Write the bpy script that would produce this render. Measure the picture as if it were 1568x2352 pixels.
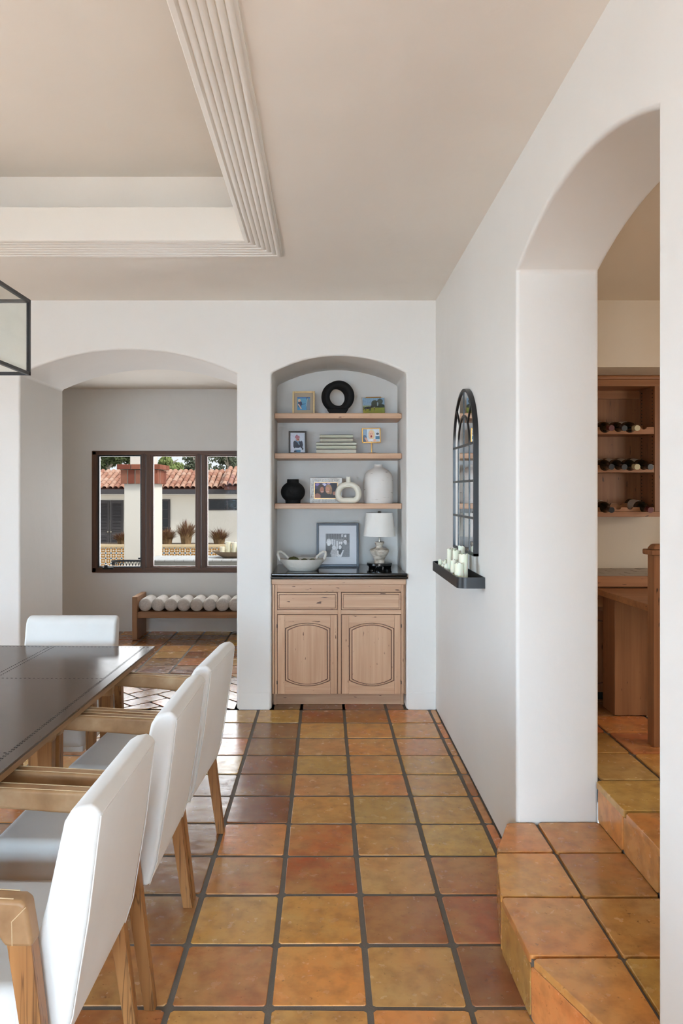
import bpy, bmesh, math, random
from mathutils import Vector, Matrix
random.seed(7)
SC = bpy.context.scene
COL = SC.collection
for o in list(bpy.data.objects):
    bpy.data.objects.remove(o, do_unlink=True)

# ------------------------------------------------------------------ camera
H = 1.55                       # eye height
F, CX, CY = 1709.0, 746.0, 1129.0   # focal length and principal point in pixels of the 1568x2352 frame
cam_d = bpy.data.cameras.new('camera')
cam = bpy.data.objects.new('camera', cam_d)
COL.objects.link(cam)
cam.location = (0, 0, H)
cam.rotation_euler = (math.radians(90), 0, 0)
cam_d.sensor_fit = 'HORIZONTAL'
cam_d.sensor_width = 36.0
cam_d.lens = 36.0 * F / 1568.0
cam_d.shift_x = (784 - CX) / 1568.0
cam_d.shift_y = -(1176 - CY) / 1568.0
cam_d.clip_end = 300
SC.camera = cam

# ------------------------------------------------------------------ world, sun, daylight at the windows, added fill lamps
def lin(c):
    r = []
    for x in c[:3]:
        x /= 255.0
        r.append(x / 12.92 if x <= 0.04045 else ((x + 0.055) / 1.055) ** 2.4)
    return (r[0], r[1], r[2], 1.0)

W = bpy.data.worlds.new('overcast_sky')
SC.world = W
W.use_nodes = True
W.node_tree.nodes['Background'].inputs[0].default_value = (0.90, 0.95, 1.0, 1)
W.node_tree.nodes['Background'].inputs[1].default_value = 1.05

sun_d = bpy.data.lights.new('sun', 'SUN')
sun_d.energy = 2.8
sun_d.angle = math.radians(12)
sun_d.color = (1.0, 0.95, 0.88)
sun = bpy.data.objects.new('sun', sun_d)
COL.objects.link(sun)
sun.rotation_euler = Vector((-1.0, 0.55, -1.1)).to_track_quat('-Z', 'Y').to_euler()

def area(name, loc, target, sx, sy, power, color, spread=180):
    d = bpy.data.lights.new(name, 'AREA')
    d.shape = 'RECTANGLE'
    d.size, d.size_y = sx, sy
    d.energy = power
    d.color = color
    d.spread = math.radians(spread)
    o = bpy.data.objects.new(name, d)
    COL.objects.link(o)
    o.location = loc
    o.rotation_euler = (Vector(target) - Vector(loc)).to_track_quat('-Z', 'Y').to_euler()
    return o
area('daylight_garden_doors', (-0.9, -6.6, 3.0), (-0.9, 1.5, 0.9), 7.0, 4.5, 2500, (0.53, 0.77, 1.0))
area('ceiling_fill_doors', (-0.9, -5.3, 0.02), (-0.9, -3.2, 2.0), 6.5, 3.0, 400, (1.0, 0.89, 0.77))  # added low lamp brightening the ceiling; no terrace is modelled there
area('ceiling_fill_side', (-5.3, 3.0, 0.02), (-3.2, 3.0, 2.0), 6.0, 3.0, 210, (1.0, 0.89, 0.76))  # same added ceiling fill, aimed up through the side opening
area('daylight_side_windows', (-6.3, 2.4, 3.0), (0, 2.4, 0.6), 7.0, 4.2, 780, (0.56, 0.78, 1.0))
area('daylight_hall_window', (-1.67, 8.42, 1.33), (-1.67, 7.0, 1.2), 1.75, 1.25, 48, (0.95, 0.97, 1.0))
area('fill_bar', (3.1, 2.6, 1.5), (1.5, 3.2, 1.2), 1.2, 1.0, 26, (1.0, 0.92, 0.82))  # added fill to brighten the wine rack; the bar has no window

SC.view_settings.view_transform = 'Standard'
SC.view_settings.look = 'None'
SC.view_settings.gamma = 1.0
SC.view_settings.use_curve_mapping = False
SC.view_settings.exposure = 0.0
SC.cycles.use_denoising = True
SC.cycles.max_bounces = 7
SC.cycles.diffuse_bounces = 4
SC.cycles.use_adaptive_sampling = True
SC.cycles.adaptive_threshold = 0.18
SC.cycles.adaptive_min_samples = 12
SC.cycles.glossy_bounces = 3
SC.cycles.caustics_reflective = False
SC.cycles.caustics_refractive = False

# ------------------------------------------------------------------ pixel helpers (depth Y -> world)
def PX(x, Y): return (x - CX) / F * Y
def PZ(y, Y): return H - (y - CY) / F * Y

# ------------------------------------------------------------------ materials
MATS = {}
class N:
    def __init__(s, name):
        s.m = bpy.data.materials.new(name)
        s.m.use_nodes = True
        s.t = s.m.node_tree
        s.b = s.t.nodes['Principled BSDF']
        MATS[name] = s.m
    def n(s, typ, **kw):
        x = s.t.nodes.new(typ)
        for k, v in kw.items():
            setattr(x, k, v)
        return x
    def l(s, a, b):
        s.t.links.new(a, b)
    def coords(s, scale=(1, 1, 1), seed=False, kind='Object'):
        tc = s.n('ShaderNodeTexCoord')
        mp = s.n('ShaderNodeMapping')
        mp.inputs['Scale'].default_value = scale
        s.l(tc.outputs[kind], mp.inputs['Vector'])
        if seed:
            oi = s.n('ShaderNodeObjectInfo')
            mu = s.n('ShaderNodeMath', operation='MULTIPLY')
            mu.inputs[1].default_value = 57.0
            s.l(oi.outputs['Random'], mu.inputs[0])
            s.l(mu.outputs[0], mp.inputs['Location'])
        return mp.outputs[0]
    def noise(s, vec, scale, detail=4, rough=0.55, dist=0.0):
        x = s.n('ShaderNodeTexNoise')
        x.inputs['Scale'].default_value = scale
        x.inputs['Detail'].default_value = detail
        x.inputs['Roughness'].default_value = rough
        x.inputs['Distortion'].default_value = dist
        s.l(vec, x.inputs['Vector'])
        return x.outputs['Fac']
    def ramp(s, fac, stops, interp='LINEAR'):
        x = s.n('ShaderNodeValToRGB')
        x.color_ramp.interpolation = interp
        e = x.color_ramp.elements
        while len(e) < len(stops):
            e.new(0.5)
        for k, (p, c) in enumerate(stops):
            e[k].position = p
            e[k].color = c if len(c) == 4 else (c[0], c[1], c[2], 1)
        s.l(fac, x.inputs[0])
        return x.outputs[0]
    def mix(s, fac, a, b, mode='MIX'):
        x = s.n('ShaderNodeMix', data_type='RGBA', blend_type=mode)
        for k, v in ((0, fac), (6, a), (7, b)):
            if hasattr(v, 'links') or hasattr(v, 'is_linked'):
                s.l(v, x.inputs[k])
            else:
                x.inputs[k].default_value = v
        return x.outputs[2]
    def math(s, op, a, b=0.0):
        x = s.n('ShaderNodeMath', operation=op)
        for k, v in ((0, a), (1, b)):
            if isinstance(v, (int, float)):
                x.inputs[k].default_value = v
            else:
                s.l(v, x.inputs[k])
        return x.outputs[0]
    def bump(s, h, strength, dist=0.01, prev=None):
        x = s.n('ShaderNodeBump')
        x.inputs['Strength'].default_value = strength
        x.inputs['Distance'].default_value = dist
        s.l(h, x.inputs['Height'])
        if prev is not None:
            s.l(prev, x.inputs['Normal'])
        s.l(x.outputs[0], s.b.inputs['Normal'])
        return x.outputs[0]
    def set(s, **kw):
        for k, v in kw.items():
            k = {'color': 'Base Color', 'rough': 'Roughness', 'metal': 'Metallic', 'spec': 'Specular IOR Level',
                 'coat': 'Coat Weight', 'coatr': 'Coat Roughness', 'trans': 'Transmission Weight', 'sheen': 'Sheen Weight',
                 'sub': 'Subsurface Weight', 'alpha': 'Alpha', 'ior': 'IOR'}[k]
            if isinstance(v, (int, float, tuple, list)):
                s.b.inputs[k].default_value = v
            else:
                s.l(v, s.b.inputs[k])
        return s.m

def mat_plain(name, rgb, rough=0.5, var=0.06, nscale=6.0, bump=0.0, bscale=40.0, metal=0.0, spec=0.5, coat=0.0):
    k = N(name)
    v = k.coords()
    c = lin(rgb)
    d = tuple(x * (1 - var * 2.2) for x in c[:3]) + (1,)
    k.set(color=k.mix(k.noise(v, nscale), d, c), rough=rough, metal=metal, spec=spec, coat=coat)
    if bump:
        k.bump(k.noise(v, bscale, 5), bump, 0.004)
    return k.m

def mat_plaster(name, rgb, var=0.035):
    k = N(name)
    v = k.coords()
    c = lin(rgb)
    d = tuple(x * (1 - var * 2) for x in c[:3]) + (1,)
    k.set(color=k.mix(k.noise(v, 1.7, 5), d, c), rough=0.62, spec=0.25)
    b1 = k.bump(k.noise(v, 3.2, 3, 0.5), 0.28, 0.03)
    k.bump(k.noise(k.coords((1, 1, 0.35)), 26, 6, 0.6, 0.6), 0.10, 0.006, b1)
    return k.m
mat_plaster('plaster', (231, 227, 221))
mat_plaster('plaster_ceiling', (241, 234, 224))
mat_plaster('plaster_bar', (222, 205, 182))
mat_plain('trim_paint', (232, 226, 216), 0.42, 0.02)

def mat_wood(name, light, dark, axis='z', rough=0.45, speck=None, grain=1.0, coat=0.0, seed=True, lines=0.0):
    k = N(name)
    sc = {'x': (1.2, 34, 34), 'y': (34, 1.2, 34), 'z': (34, 34, 1.2)}[axis]
    v = k.coords(sc, seed)
    n1 = k.noise(v, 1.0 * grain, 5, 0.6, 0.35)
    sc2 = {'x': (0.5, 5, 5), 'y': (5, 0.5, 5), 'z': (5, 5, 0.5)}[axis]
    n2 = k.noise(k.coords(sc2, seed), 1.4, 3)
    f = k.math('ADD', k.math('MULTIPLY', n1, 0.6), k.math('MULTIPLY', n2, 0.4))
    col = k.ramp(f, [(0.33, lin(dark)), (0.62, lin(light))])
    if lines:
        n4 = k.noise(v, 1.7 * grain, 2, 0.4, 0.9)
        ln = k.ramp(n4, [(0.47, (0, 0, 0, 1)), (0.5, (1, 1, 1, 1)), (0.53, (0, 0, 0, 1))])
        col = k.mix(k.math('MULTIPLY', ln, lines), col, tuple(x * 0.35 for x in lin(dark)[:3]) + (1,))
    if speck:
        sc3 = {'x': (14, 70, 70), 'y': (70, 14, 70), 'z': (70, 70, 14)}[axis]
        n3 = k.noise(k.coords(sc3, seed), 1.0, 2, 0.5)
        col = k.mix(k.ramp(n3, [(0.70, (0, 0, 0, 1)), (0.74, (1, 1, 1, 1))]), col, lin(speck))
    k.set(color=col, rough=rough, coat=coat, spec=0.4)
    k.bump(n1, 0.12, 0.002)
    return k.m
PALE, PALED, GLAZE = (208, 169, 136), (180, 137, 104), (96, 56, 32)
mat_wood('pale_wood_v', PALE, PALED, 'z', 0.42, (84, 50, 30))
mat_wood('pale_wood_h', PALE, PALED, 'x', 0.42, (84, 50, 30))
mat_plain('wood_glaze', (104, 60, 36), 0.5, 0.15, 30)
mat_wood('bar_wood_v', (158, 106, 68), (122, 78, 48), 'z', 0.42, (60, 34, 20))
mat_wood('bar_wood_h', (168, 112, 70), (132, 84, 50), 'x', 0.42, (60, 34, 20))
mat_wood('oak', (164, 115, 68), (130, 86, 48), 'z', 0.4, None, 0.8, lines=0.8)
mat_wood('oak_x', (176, 124, 74), (140, 92, 52), 'x', 0.4, None, 0.8, lines=0.4)
mat_wood('walnut_bench', (160, 118, 82), (126, 88, 58), 'x', 0.45)
mat_wood('walnut_bench_v', (160, 118, 82), (126, 88, 58), 'z', 0.45)
mat_wood('window_wood_v', (104, 70, 48), (66, 42, 30), 'z', 0.45, None, 1.3)
mat_wood('window_wood_h', (104, 70, 48), (66, 42, 30), 'x', 0.45, None, 1.3)
mat_wood('frame_gold_wood', (226, 198, 144), (204, 172, 118), 'z', 0.4)

k = N('leather_tan')
v = k.coords((1, 1, 1), True)
k.set(color=k.ramp(k.noise(v, 5, 5), [(0.32, lin((124, 90, 58))), (0.5, lin((162, 126, 88))), (0.66, lin((192, 162, 126)))]), rough=0.48, spec=0.4)
k.bump(k.noise(v, 220, 3), 0.08, 0.001)

k = N('linen_white')
v = k.coords()
k.set(color=k.mix(k.noise(v, 5, 4), lin((208, 205, 200)), lin((221, 218, 213))), rough=0.85, spec=0.2, sheen=0.15)
b1 = k.bump(k.noise(v, 9, 3), 0.12, 0.02)
k.bump(k.noise(v, 420, 2), 0.12, 0.001, b1)

k = N('boucle')
v = k.coords()
k.set(color=k.mix(k.noise(v, 60, 3), lin((176, 168, 160)), lin((222, 216, 208))), rough=0.95, spec=0.1)
k.bump(k.noise(v, 110, 4, 0.7), 0.8, 0.006)

k = N('table_leather')
v = k.coords()
k.set(color=k.ramp(k.noise(v, 4, 6, 0.65), [(0.3, lin((72, 57, 46))), (0.7, lin((88, 70, 57)))]),
      rough=k.ramp(k.noise(v, 14, 4), [(0.3, (0.15,) * 3), (0.7, (0.19,) * 3)]), spec=0.2)
k.bump(k.noise(v, 30, 4), 0.012, 0.003)
mat_wood('table_edge', (150, 112, 74), (112, 80, 50), 'y', 0.45)

k = N('terracotta')
oi = k.n('ShaderNodeObjectInfo')
v = k.coords((1, 1, 1), True)
n1 = k.noise(v, 3.6, 5, 0.6)
warm = k.mix(1.0, oi.outputs['Color'], (1.05, 0.92, 0.76, 1), 'MULTIPLY')
pale = k.mix(0.55, oi.outputs['Color'], lin((196, 160, 96)))
c = k.mix(k.ramp(n1, [(0.36, (0, 0, 0)), (0.62, (1, 1, 1))]), warm, pale)
c = k.mix(k.ramp(k.noise(v, 1.6, 3), [(0.35, (0, 0, 0)), (0.7, (0.6, 0.6, 0.6))]), c, oi.outputs['Color'])
n2 = k.noise(v, 46, 5, 0.7)
c = k.mix(k.ramp(n2, [(0.62, (0, 0, 0)), (0.74, (0.8, 0.8, 0.8))]), c, lin((84, 54, 36)))
c = k.mix(k.ramp(k.noise(v, 17, 3), [(0.42, (0, 0, 0)), (0.72, (0.45, 0.45, 0.45))]), c, lin((124, 78, 48)))
k.set(color=c, rough=k.ramp(k.noise(v, 20, 4), [(0.3, (0.14,) * 3), (0.75, (0.32,) * 3)]), spec=0.5)
b1 = k.bump(k.noise(k.coords((0.5, 1.6, 1), True), 11, 3), 0.05, 0.02)
k.bump(n2, 0.08, 0.003, b1)

mat_plain('grout', (110, 101, 90), 0.8, 0.12, 18, 0.4, 160)
k = N('terracotta_far')
tc = k.coords((1, 1, 1))
br = k.n('ShaderNodeTexBrick')
br.offset = 0
br.inputs['Scale'].default_value = 1.0
br.inputs['Brick Width'].default_value = 0.3025
br.inputs['Row Height'].default_value = 0.305
br.inputs['Mortar Size'].default_value = 0.007
br.inputs['Color1'].default_value = lin((186, 130, 80))
br.inputs['Color2'].default_value = lin((160, 92, 58))
br.inputs['Mortar'].default_value = lin((112, 104, 92))
k.l(tc, br.inputs['Vector'])
k.set(color=br.outputs['Color'], rough=0.35)

mat_plain('stitch_thread', (206, 180, 142), 0.8)
mat_plain('black_metal', (24, 24, 26), 0.38, 0.05, metal=0.0, spec=0.5)
mat_plain('mirror_metal', (20, 20, 22), 0.35, 0.05, spec=0.5)
mat_plain('black_ceramic', (20, 19, 19), 0.75, 0.2, 60, 0.3, 120, spec=0.3)
mat_plain('black_gloss', (12, 12, 12), 0.15, 0.05)
k = N('granite')
v = k.coords()
k.set(color=k.ramp(k.noise(v, 320, 2, 0.8), [(0.6, lin((13, 13, 13))), (0.75, lin((120, 104, 76)))]), rough=0.09, spec=0.6)
mat_plain('ceramic_white', (226, 222, 214), 0.7, 0.05, 20, 0.15, 70)
k = N('ceramic_streaked')
v = k.coords((9, 9, 60))
k.set(color=k.mix(k.ramp(k.noise(v, 1.2, 3), [(0.64, (0, 0, 0)), (0.72, (1, 1, 1))]), lin((221, 216, 210)), lin((158, 150, 142))), rough=0.75)
mat_plain('cream_ceramic', (231, 226, 210), 0.55, 0.03, 20)
mat_plain('stoneware', (216, 211, 201), 0.85, 0.07, 60, 0.3, 90)
k = N('lamp_stone')
v = k.coords((1, 1, 2.2))
k.set(color=k.ramp(k.noise(v, 22, 5, 0.6), [(0.33, lin((142, 128, 112))), (0.5, lin((200, 188, 172))), (0.7, lin((226, 217, 204)))]), rough=0.75)
k.bump(k.noise(v, 60, 4), 0.25, 0.004)
mat_plain('lamp_shade', (232, 228, 221), 0.9, 0.02, 60, 0.1, 300)
mat_plain('nickel', (176, 168, 154), 0.3, 0.05, metal=1.0)
mat_plain('brass', (196, 150, 88), 0.3, 0.05, metal=1.0)
mat_plain('dark_frame', (52, 42, 36), 0.4, 0.08, 30)
mat_plain('slate_frame', (58, 66, 78), 0.4, 0.05, 30)
mat_plain('mat_board', (226, 229, 234), 0.8, 0.01)
mat_plain('mat_board_taupe', (176, 162, 142), 0.8, 0.02)
mat_plain('carved_white', (232, 231, 228), 0.55, 0.05, 40, 0.2, 60)
mat_plain('moss', (94, 92, 42), 0.95, 0.3, 60, 1.0, 120)
mat_plain('candle_wax', (240, 238, 216), 0.45, 0.03, 20)
MATS['candle_wax'].node_tree.nodes['Principled BSDF'].inputs['Subsurface Weight'].default_value = 0.15
mat_plain('wick', (30, 26, 22), 0.9)
k = N('book_linen')
v = k.coords((4, 60, 160), True)
oi = k.n('ShaderNodeObjectInfo')
k.set(color=k.mix(k.ramp(k.noise(v, 1.0, 4), [(0.35, (0, 0, 0)), (0.7, (1, 1, 1))]), k.mix(0.5, oi.outputs['Color'], lin((150, 146, 132))), oi.outputs['Color']), rough=0.85)
mat_plain('book_page', (214, 206, 188), 0.9, 0.08, 200)
mat_plain('bottle_glass', (22, 26, 20), 0.1, 0.1, spec=0.6)
mat_plain('wine_label', (206, 200, 188), 0.7, 0.05, 30)
mat_plain('foil_red', (96, 30, 34), 0.35, 0.1)
mat_plain('foil_black', (24, 24, 28), 0.3, 0.1)
mat_plain('foil_cream', (196, 182, 140), 0.35, 0.1)
mat_plain('counter_tile', (176, 162, 146), 0.4, 0.1, 20)
k = N('mirror_glass')
k.set(color=(0.92, 0.93, 0.94, 1), metal=1.0, rough=0.01)
def mat_pane(name, tint, refl):
    k = N(name)
    k.t.nodes.remove(k.b)
    tr = k.n('ShaderNodeBsdfTransparent')
    tr.inputs[0].default_value = tint
    gl = k.n('ShaderNodeBsdfGlossy')
    gl.inputs['Roughness'].default_value = 0.02
    lw = k.n('ShaderNodeLayerWeight')
    lw.inputs[0].default_value = 0.5
    mx = k.n('ShaderNodeMixShader')
    f = k.math('POWER', lw.outputs['Facing'], 4.0)
    k.l(k.math('MULTIPLY', k.math('ADD', k.math('MULTIPLY', f, 0.9), 0.035), refl), mx.inputs[0])
    k.l(tr.outputs[0], mx.inputs[1])
    k.l(gl.outputs[0], mx.inputs[2])
    k.l(mx.outputs[0], k.t.nodes['Material Output'].inputs[0])
mat_pane('window_glass', (0.97, 0.98, 0.98, 1), 0.05)
mat_pane('lantern_glass', (0.975, 0.985, 0.97, 1), 0.7)
mat_pane('frame_acrylic', (0.97, 0.98, 0.98, 1), 0.5)
k = N('print')
at = k.n('ShaderNodeVertexColor', layer_name='Col')
k.set(color=at.outputs[0], rough=0.45)
# outdoors
mat_plain('stucco', (238, 233, 224), 0.85, 0.03, 3, 0.2, 60)
k = N('brick')
oi = k.n('ShaderNodeObjectInfo')
v = k.coords((1, 1, 1), True)
k.set(color=k.mix(k.noise(v, 18, 5), k.mix(0.6, oi.outputs['Color'], lin((120, 66, 48))), oi.outputs['Color']), rough=0.9)
mat_plain('mortar', (188, 178, 164), 0.95, 0.08, 20)
k = N('roof_tile')
oi = k.n('ShaderNodeObjectInfo')
v = k.coords((1, 1, 1), True)
k.set(color=k.mix(k.noise(v, 5, 4), k.mix(0.45, oi.outputs['Color'], lin((160, 112, 92))), oi.outputs['Color']), rough=0.85)
mat_plain('roof_underlay', (96, 58, 46), 0.9)
mat_plain('dark_paint', (72, 68, 70), 0.6, 0.06)
mat_plain('dark_glass', (26, 28, 32), 0.08, 0.1)
mat_plain('planter_cap', (214, 190, 152), 0.8, 0.08, 20)
mat_plain('soil', (104, 84, 62), 0.95, 0.2, 30)
mat_plain('paving', (196, 186, 172), 0.85, 0.08, 3)
mat_plain('weathered_plank', (214, 216, 218), 0.7, 0.08, 6)
mat_plain('weathered_edge', (150, 150, 146), 0.75, 0.15, 8)
mat_plain('stone_bowl', (150, 128, 104), 0.9, 0.25, 50, 0.5, 90)
mat_plain('wicker_black', (38, 42, 50), 0.5, 0.1)
mat_plain('leaf_dark', (98, 112, 66), 0.8, 0.45, 8)
mat_plain('leaf_light', (150, 168, 96), 0.8, 0.4, 8)
mat_plain('leaf_grey', (128, 138, 112), 0.8, 0.45, 8)
mat_plain('bark', (190, 180, 166), 0.9, 0.15, 10)
mat_plain('grass_dry', (196, 158, 114), 0.9, 0.4, 14)
mat_plain('grass_plume', (146, 104, 88), 0.9, 0.3, 14)
k = N('talavera')
uv = k.n('ShaderNodeUVMap')
sp = k.n('ShaderNodeSeparateXYZ')
k.l(uv.outputs[0], sp.inputs[0])
ax = k.math('ABSOLUTE', k.math('SUBTRACT', sp.outputs[0], 0.5))
ay = k.math('ABSOLUTE', k.math('SUBTRACT', sp.outputs[1], 0.5))
r = k.math('SQRT', k.math('ADD', k.math('MULTIPLY', ax, ax), k.math('MULTIPLY', ay, ay)))
mn = k.math('MINIMUM', ax, ay)
cx_ = k.math('SUBTRACT', 0.5, ax)
cy_ = k.math('SUBTRACT', 0.5, ay)
rc = k.math('SQRT', k.math('ADD', k.math('MULTIPLY', cx_, cx_), k.math('MULTIPLY', cy_, cy_)))
ring = k.math('MULTIPLY', k.math('LESS_THAN', r, 0.48), k.math('GREATER_THAN', mn, 0.045))
c = k.mix(ring, lin((232, 228, 218)), lin((176, 124, 52)))
c = k.mix(k.math('MULTIPLY', k.math('LESS_THAN', r, 0.27), k.math('GREATER_THAN', r, 0.2)), c, lin((112, 88, 52)))
c = k.mix(k.math('LESS_THAN', rc, 0.17), c, lin((96, 112, 128)))
c = k.mix(k.math('LESS_THAN', r, 0.1), c, lin((225, 220, 206)))
k.set(color=c, rough=0.35)
M = MATS

# ------------------------------------------------------------------ mesh helpers
def origin_of(o):
    v = Vector((0, 0, 0))
    while o is not None:
        v += o.location
        o = o.parent
    return v

class MB:
    def __init__(s):
        s.v, s.f = [], []
    def add(s, vs, fs):
        b = len(s.v)
        s.v += [tuple(x) for x in vs]
        s.f += [tuple(i + b for i in f) for f in fs]
        return s
    def box(s, x0, x1, y0, y1, z0, z1):
        return s.add([(x0, y0, z0), (x1, y0, z0), (x1, y1, z0), (x0, y1, z0), (x0, y0, z1), (x1, y0, z1), (x1, y1, z1), (x0, y1, z1)],
                     [(3, 2, 1, 0), (4, 5, 6, 7), (0, 1, 5, 4), (1, 2, 6, 5), (2, 3, 7, 6), (3, 0, 4, 7)])
    def prism(s, poly, a0, a1, axis='y'):
        n = len(poly)
        def P(p, a):
            return {'y': (p[0], a, p[1]), 'x': (a, p[0], p[1]), 'z': (p[0], p[1], a)}[axis]
        vs = [P(p, a0) for p in poly] + [P(p, a1) for p in poly]
        fs = [tuple(range(n - 1, -1, -1)), tuple(range(n, 2 * n))]
        fs += [(i, (i + 1) % n, n + (i + 1) % n, n + i) for i in range(n)]
        return s.add(vs, fs)
    def frustum(s, c0, w0, d0, c1, w1, d1):
        vs = []
        for (c, w, d) in ((c0, w0, d0), (c1, w1, d1)):
            for sx, sy in ((-1, -1), (1, -1), (1, 1), (-1, 1)):
                vs.append((c[0] + sx * w / 2, c[1] + sy * d / 2, c[2]))
        return s.add(vs, [(3, 2, 1, 0), (4, 5, 6, 7), (0, 1, 5, 4), (1, 2, 6, 5), (2, 3, 7, 6), (3, 0, 4, 7)])
    def lathe(s, prof, c=(0, 0, 0), n=32, sx=1.0, sy=1.0, axis='z'):
        vs, fs = [], []
        m = len(prof)
        for k in range(n):
            a = 2 * math.pi * k / n
            for (r, z) in prof:
                x, y = r * math.cos(a) * sx, r * math.sin(a) * sy
                if axis == 'z':
                    vs.append((c[0] + x, c[1] + y, c[2] + z))
                elif axis == 'y':
                    vs.append((c[0] + x, c[1] + z, c[2] + y))
                else:
                    vs.append((c[0] + z, c[1] + x, c[2] + y))
        for k in range(n):
            k2 = (k + 1) % n
            for j in range(m - 1):
                fs.append((k * m + j, k2 * m + j, k2 * m + j + 1, k * m + j + 1))
        if prof[0][0] > 1e-6:
            fs.append(tuple(k * m for k in range(n))[::-1])
        if prof[-1][0] > 1e-6:
            fs.append(tuple(k * m + m - 1 for k in range(n)))
        return s.add(vs, fs)
    def tube(s, path, r, n=8, closed=False, sx=1.0):
        P = [Vector(p) for p in path]
        m = len(P)
        R = r if isinstance(r, (list, tuple)) else [r] * m
        vs, fs = [], []
        up = None
        for i in range(m):
            a = P[(i - 1) % m] if (closed or i > 0) else P[i]
            b = P[(i + 1) % m] if (closed or i < m - 1) else P[i]
            t = (b - a).normalized()
            if up is None:
                up = Vector((0, 0, 1)) if abs(t.z) < 0.9 else Vector((0, 1, 0))
            u = (up - t * up.dot(t))
            if u.length < 1e-5:
                u = t.orthogonal()
            u.normalize()
            up = u
            w = t.cross(u)
            for k in range(n):
                an = 2 * math.pi * (k + 0.5) / n
                vs.append(P[i] + (u * math.cos(an) + w * math.sin(an) * sx) * R[i])
        for i in range(m if closed else m - 1):
            j = (i + 1) % m
            for k in range(n):
                fs.append((i * n + k, i * n + (k + 1) % n, j * n + (k + 1) % n, j * n + k))
        if not closed:
            fs.append(tuple(range(n - 1, -1, -1)))
            fs.append(tuple((m - 1) * n + k for k in range(n)))
        return s.add(vs, fs)
    def build(s, name, mat, parent=None, smooth=True, bevel=0.0, seg=2, loc=None, angle=35, color=None, kind=None, bangle=30, wn=False):
        if loc is not None and parent is None:
            off = Vector(loc)
        elif parent is not None:
            off = origin_of(parent)
        else:
            xs, ys, zs = zip(*s.v)
            off = Vector(((min(xs) + max(xs)) / 2, (min(ys) + max(ys)) / 2, min(zs)))
        me = bpy.data.meshes.new(name)
        me.from_pydata([tuple(Vector(p) - off) for p in s.v], [], s.f)
        bm = bmesh.new()
        bm.from_mesh(me)
        bmesh.ops.remove_doubles(bm, verts=bm.verts, dist=1e-6)
        bmesh.ops.recalc_face_normals(bm, faces=bm.faces)
        if bevel:
            es = [e for e in bm.edges if len(e.link_faces) == 2 and e.calc_face_angle(0) > math.radians(bangle)]
            bmesh.ops.bevel(bm, geom=es, offset=bevel, offset_type='OFFSET', segments=seg, profile=0.5, affect='EDGES', clamp_overlap=True)
        bm.to_mesh(me)
        bm.free()
        if smooth:
            for p in me.polygons:
                p.use_smooth = True
            me.set_sharp_from_angle(angle=math.radians(angle))
        me.materials.append(M[mat])
        o = bpy.data.objects.new(name, me)
        COL.objects.link(o)
        if parent is not None:
            o.parent = parent
        else:
            o.location = off
        if smooth and (bevel or wn):
            md = o.modifiers.new('weighted_normals', 'WEIGHTED_NORMAL')
            md.keep_sharp = True
            md.weight = 80
        if color is not None:
            o.color = color
        if kind:
            o['kind'] = kind
        return o

def tag(o, label, cat, group=None):
    o['label'] = label
    o['category'] = cat
    if group:
        o['group'] = group
    return o
def thing(name, label, cat, loc, group=None):
    o = bpy.data.objects.new(name, None)
    o.empty_display_size = 0.05
    COL.objects.link(o)
    o.location = loc
    return tag(o, label, cat, group)
def struct(o, label=None):
    o['kind'] = 'structure'
    if label:
        o['label'] = label
    return o
KIDS = lambda o: [c for c in bpy.data.objects if c.parent is o]
def copy_tree(o, parent=None):
    c = o.copy()
    COL.objects.link(c)
    c.parent = parent
    for ch in KIDS(o):
        copy_tree(ch, c)
    return c
def arc(xa, xb, zs, rise, n=28):
    """points of a segmental arch from (xa,zs) to (xb,zs)"""
    w = abs(xb - xa) / 2
    R = (w * w + rise * rise) / (2 * rise)
    cx, cz = (xa + xb) / 2, zs + rise - R
    a = math.asin(w / R)
    s = 1 if xb > xa else -1
    return [(cx + s * R * math.sin(-a + 2 * a * k / n), cz + R * math.cos(-a + 2 * a * k / n)) for k in range(n + 1)]
def clip(poly, half):
    """clip polygon by half planes (nx,ny,c): keep nx*x+ny*y<=c"""
    for nx, ny, c in half:
        out = []
        for i in range(len(poly)):
            a, b = poly[i], poly[(i + 1) % len(poly)]
            da, db = nx * a[0] + ny * a[1] - c, nx * b[0] + ny * b[1] - c
            if da <= 0:
                out.append(a)
            if (da < 0 < db) or (db < 0 < da):
                t = da / (da - db)
                out.append((a[0] + (b[0] - a[0]) * t, a[1] + (b[1] - a[1]) * t))
        poly = out
        if len(poly) < 3:
            return []
    return poly
def poly_halfs(poly):
    """half planes of a counter-clockwise convex polygon"""
    r = []
    for i in range(len(poly)):
        a, b = poly[i], poly[(i + 1) % len(poly)]
        nx, ny = b[1] - a[1], -(b[0] - a[0])
        r.append((nx, ny, nx * a[0] + ny * a[1]))
    return r
def area2(p):
    return sum(p[i][0] * p[(i + 1) % len(p)][1] - p[(i + 1) % len(p)][0] * p[i][1] for i in range(len(p))) / 2

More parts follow.
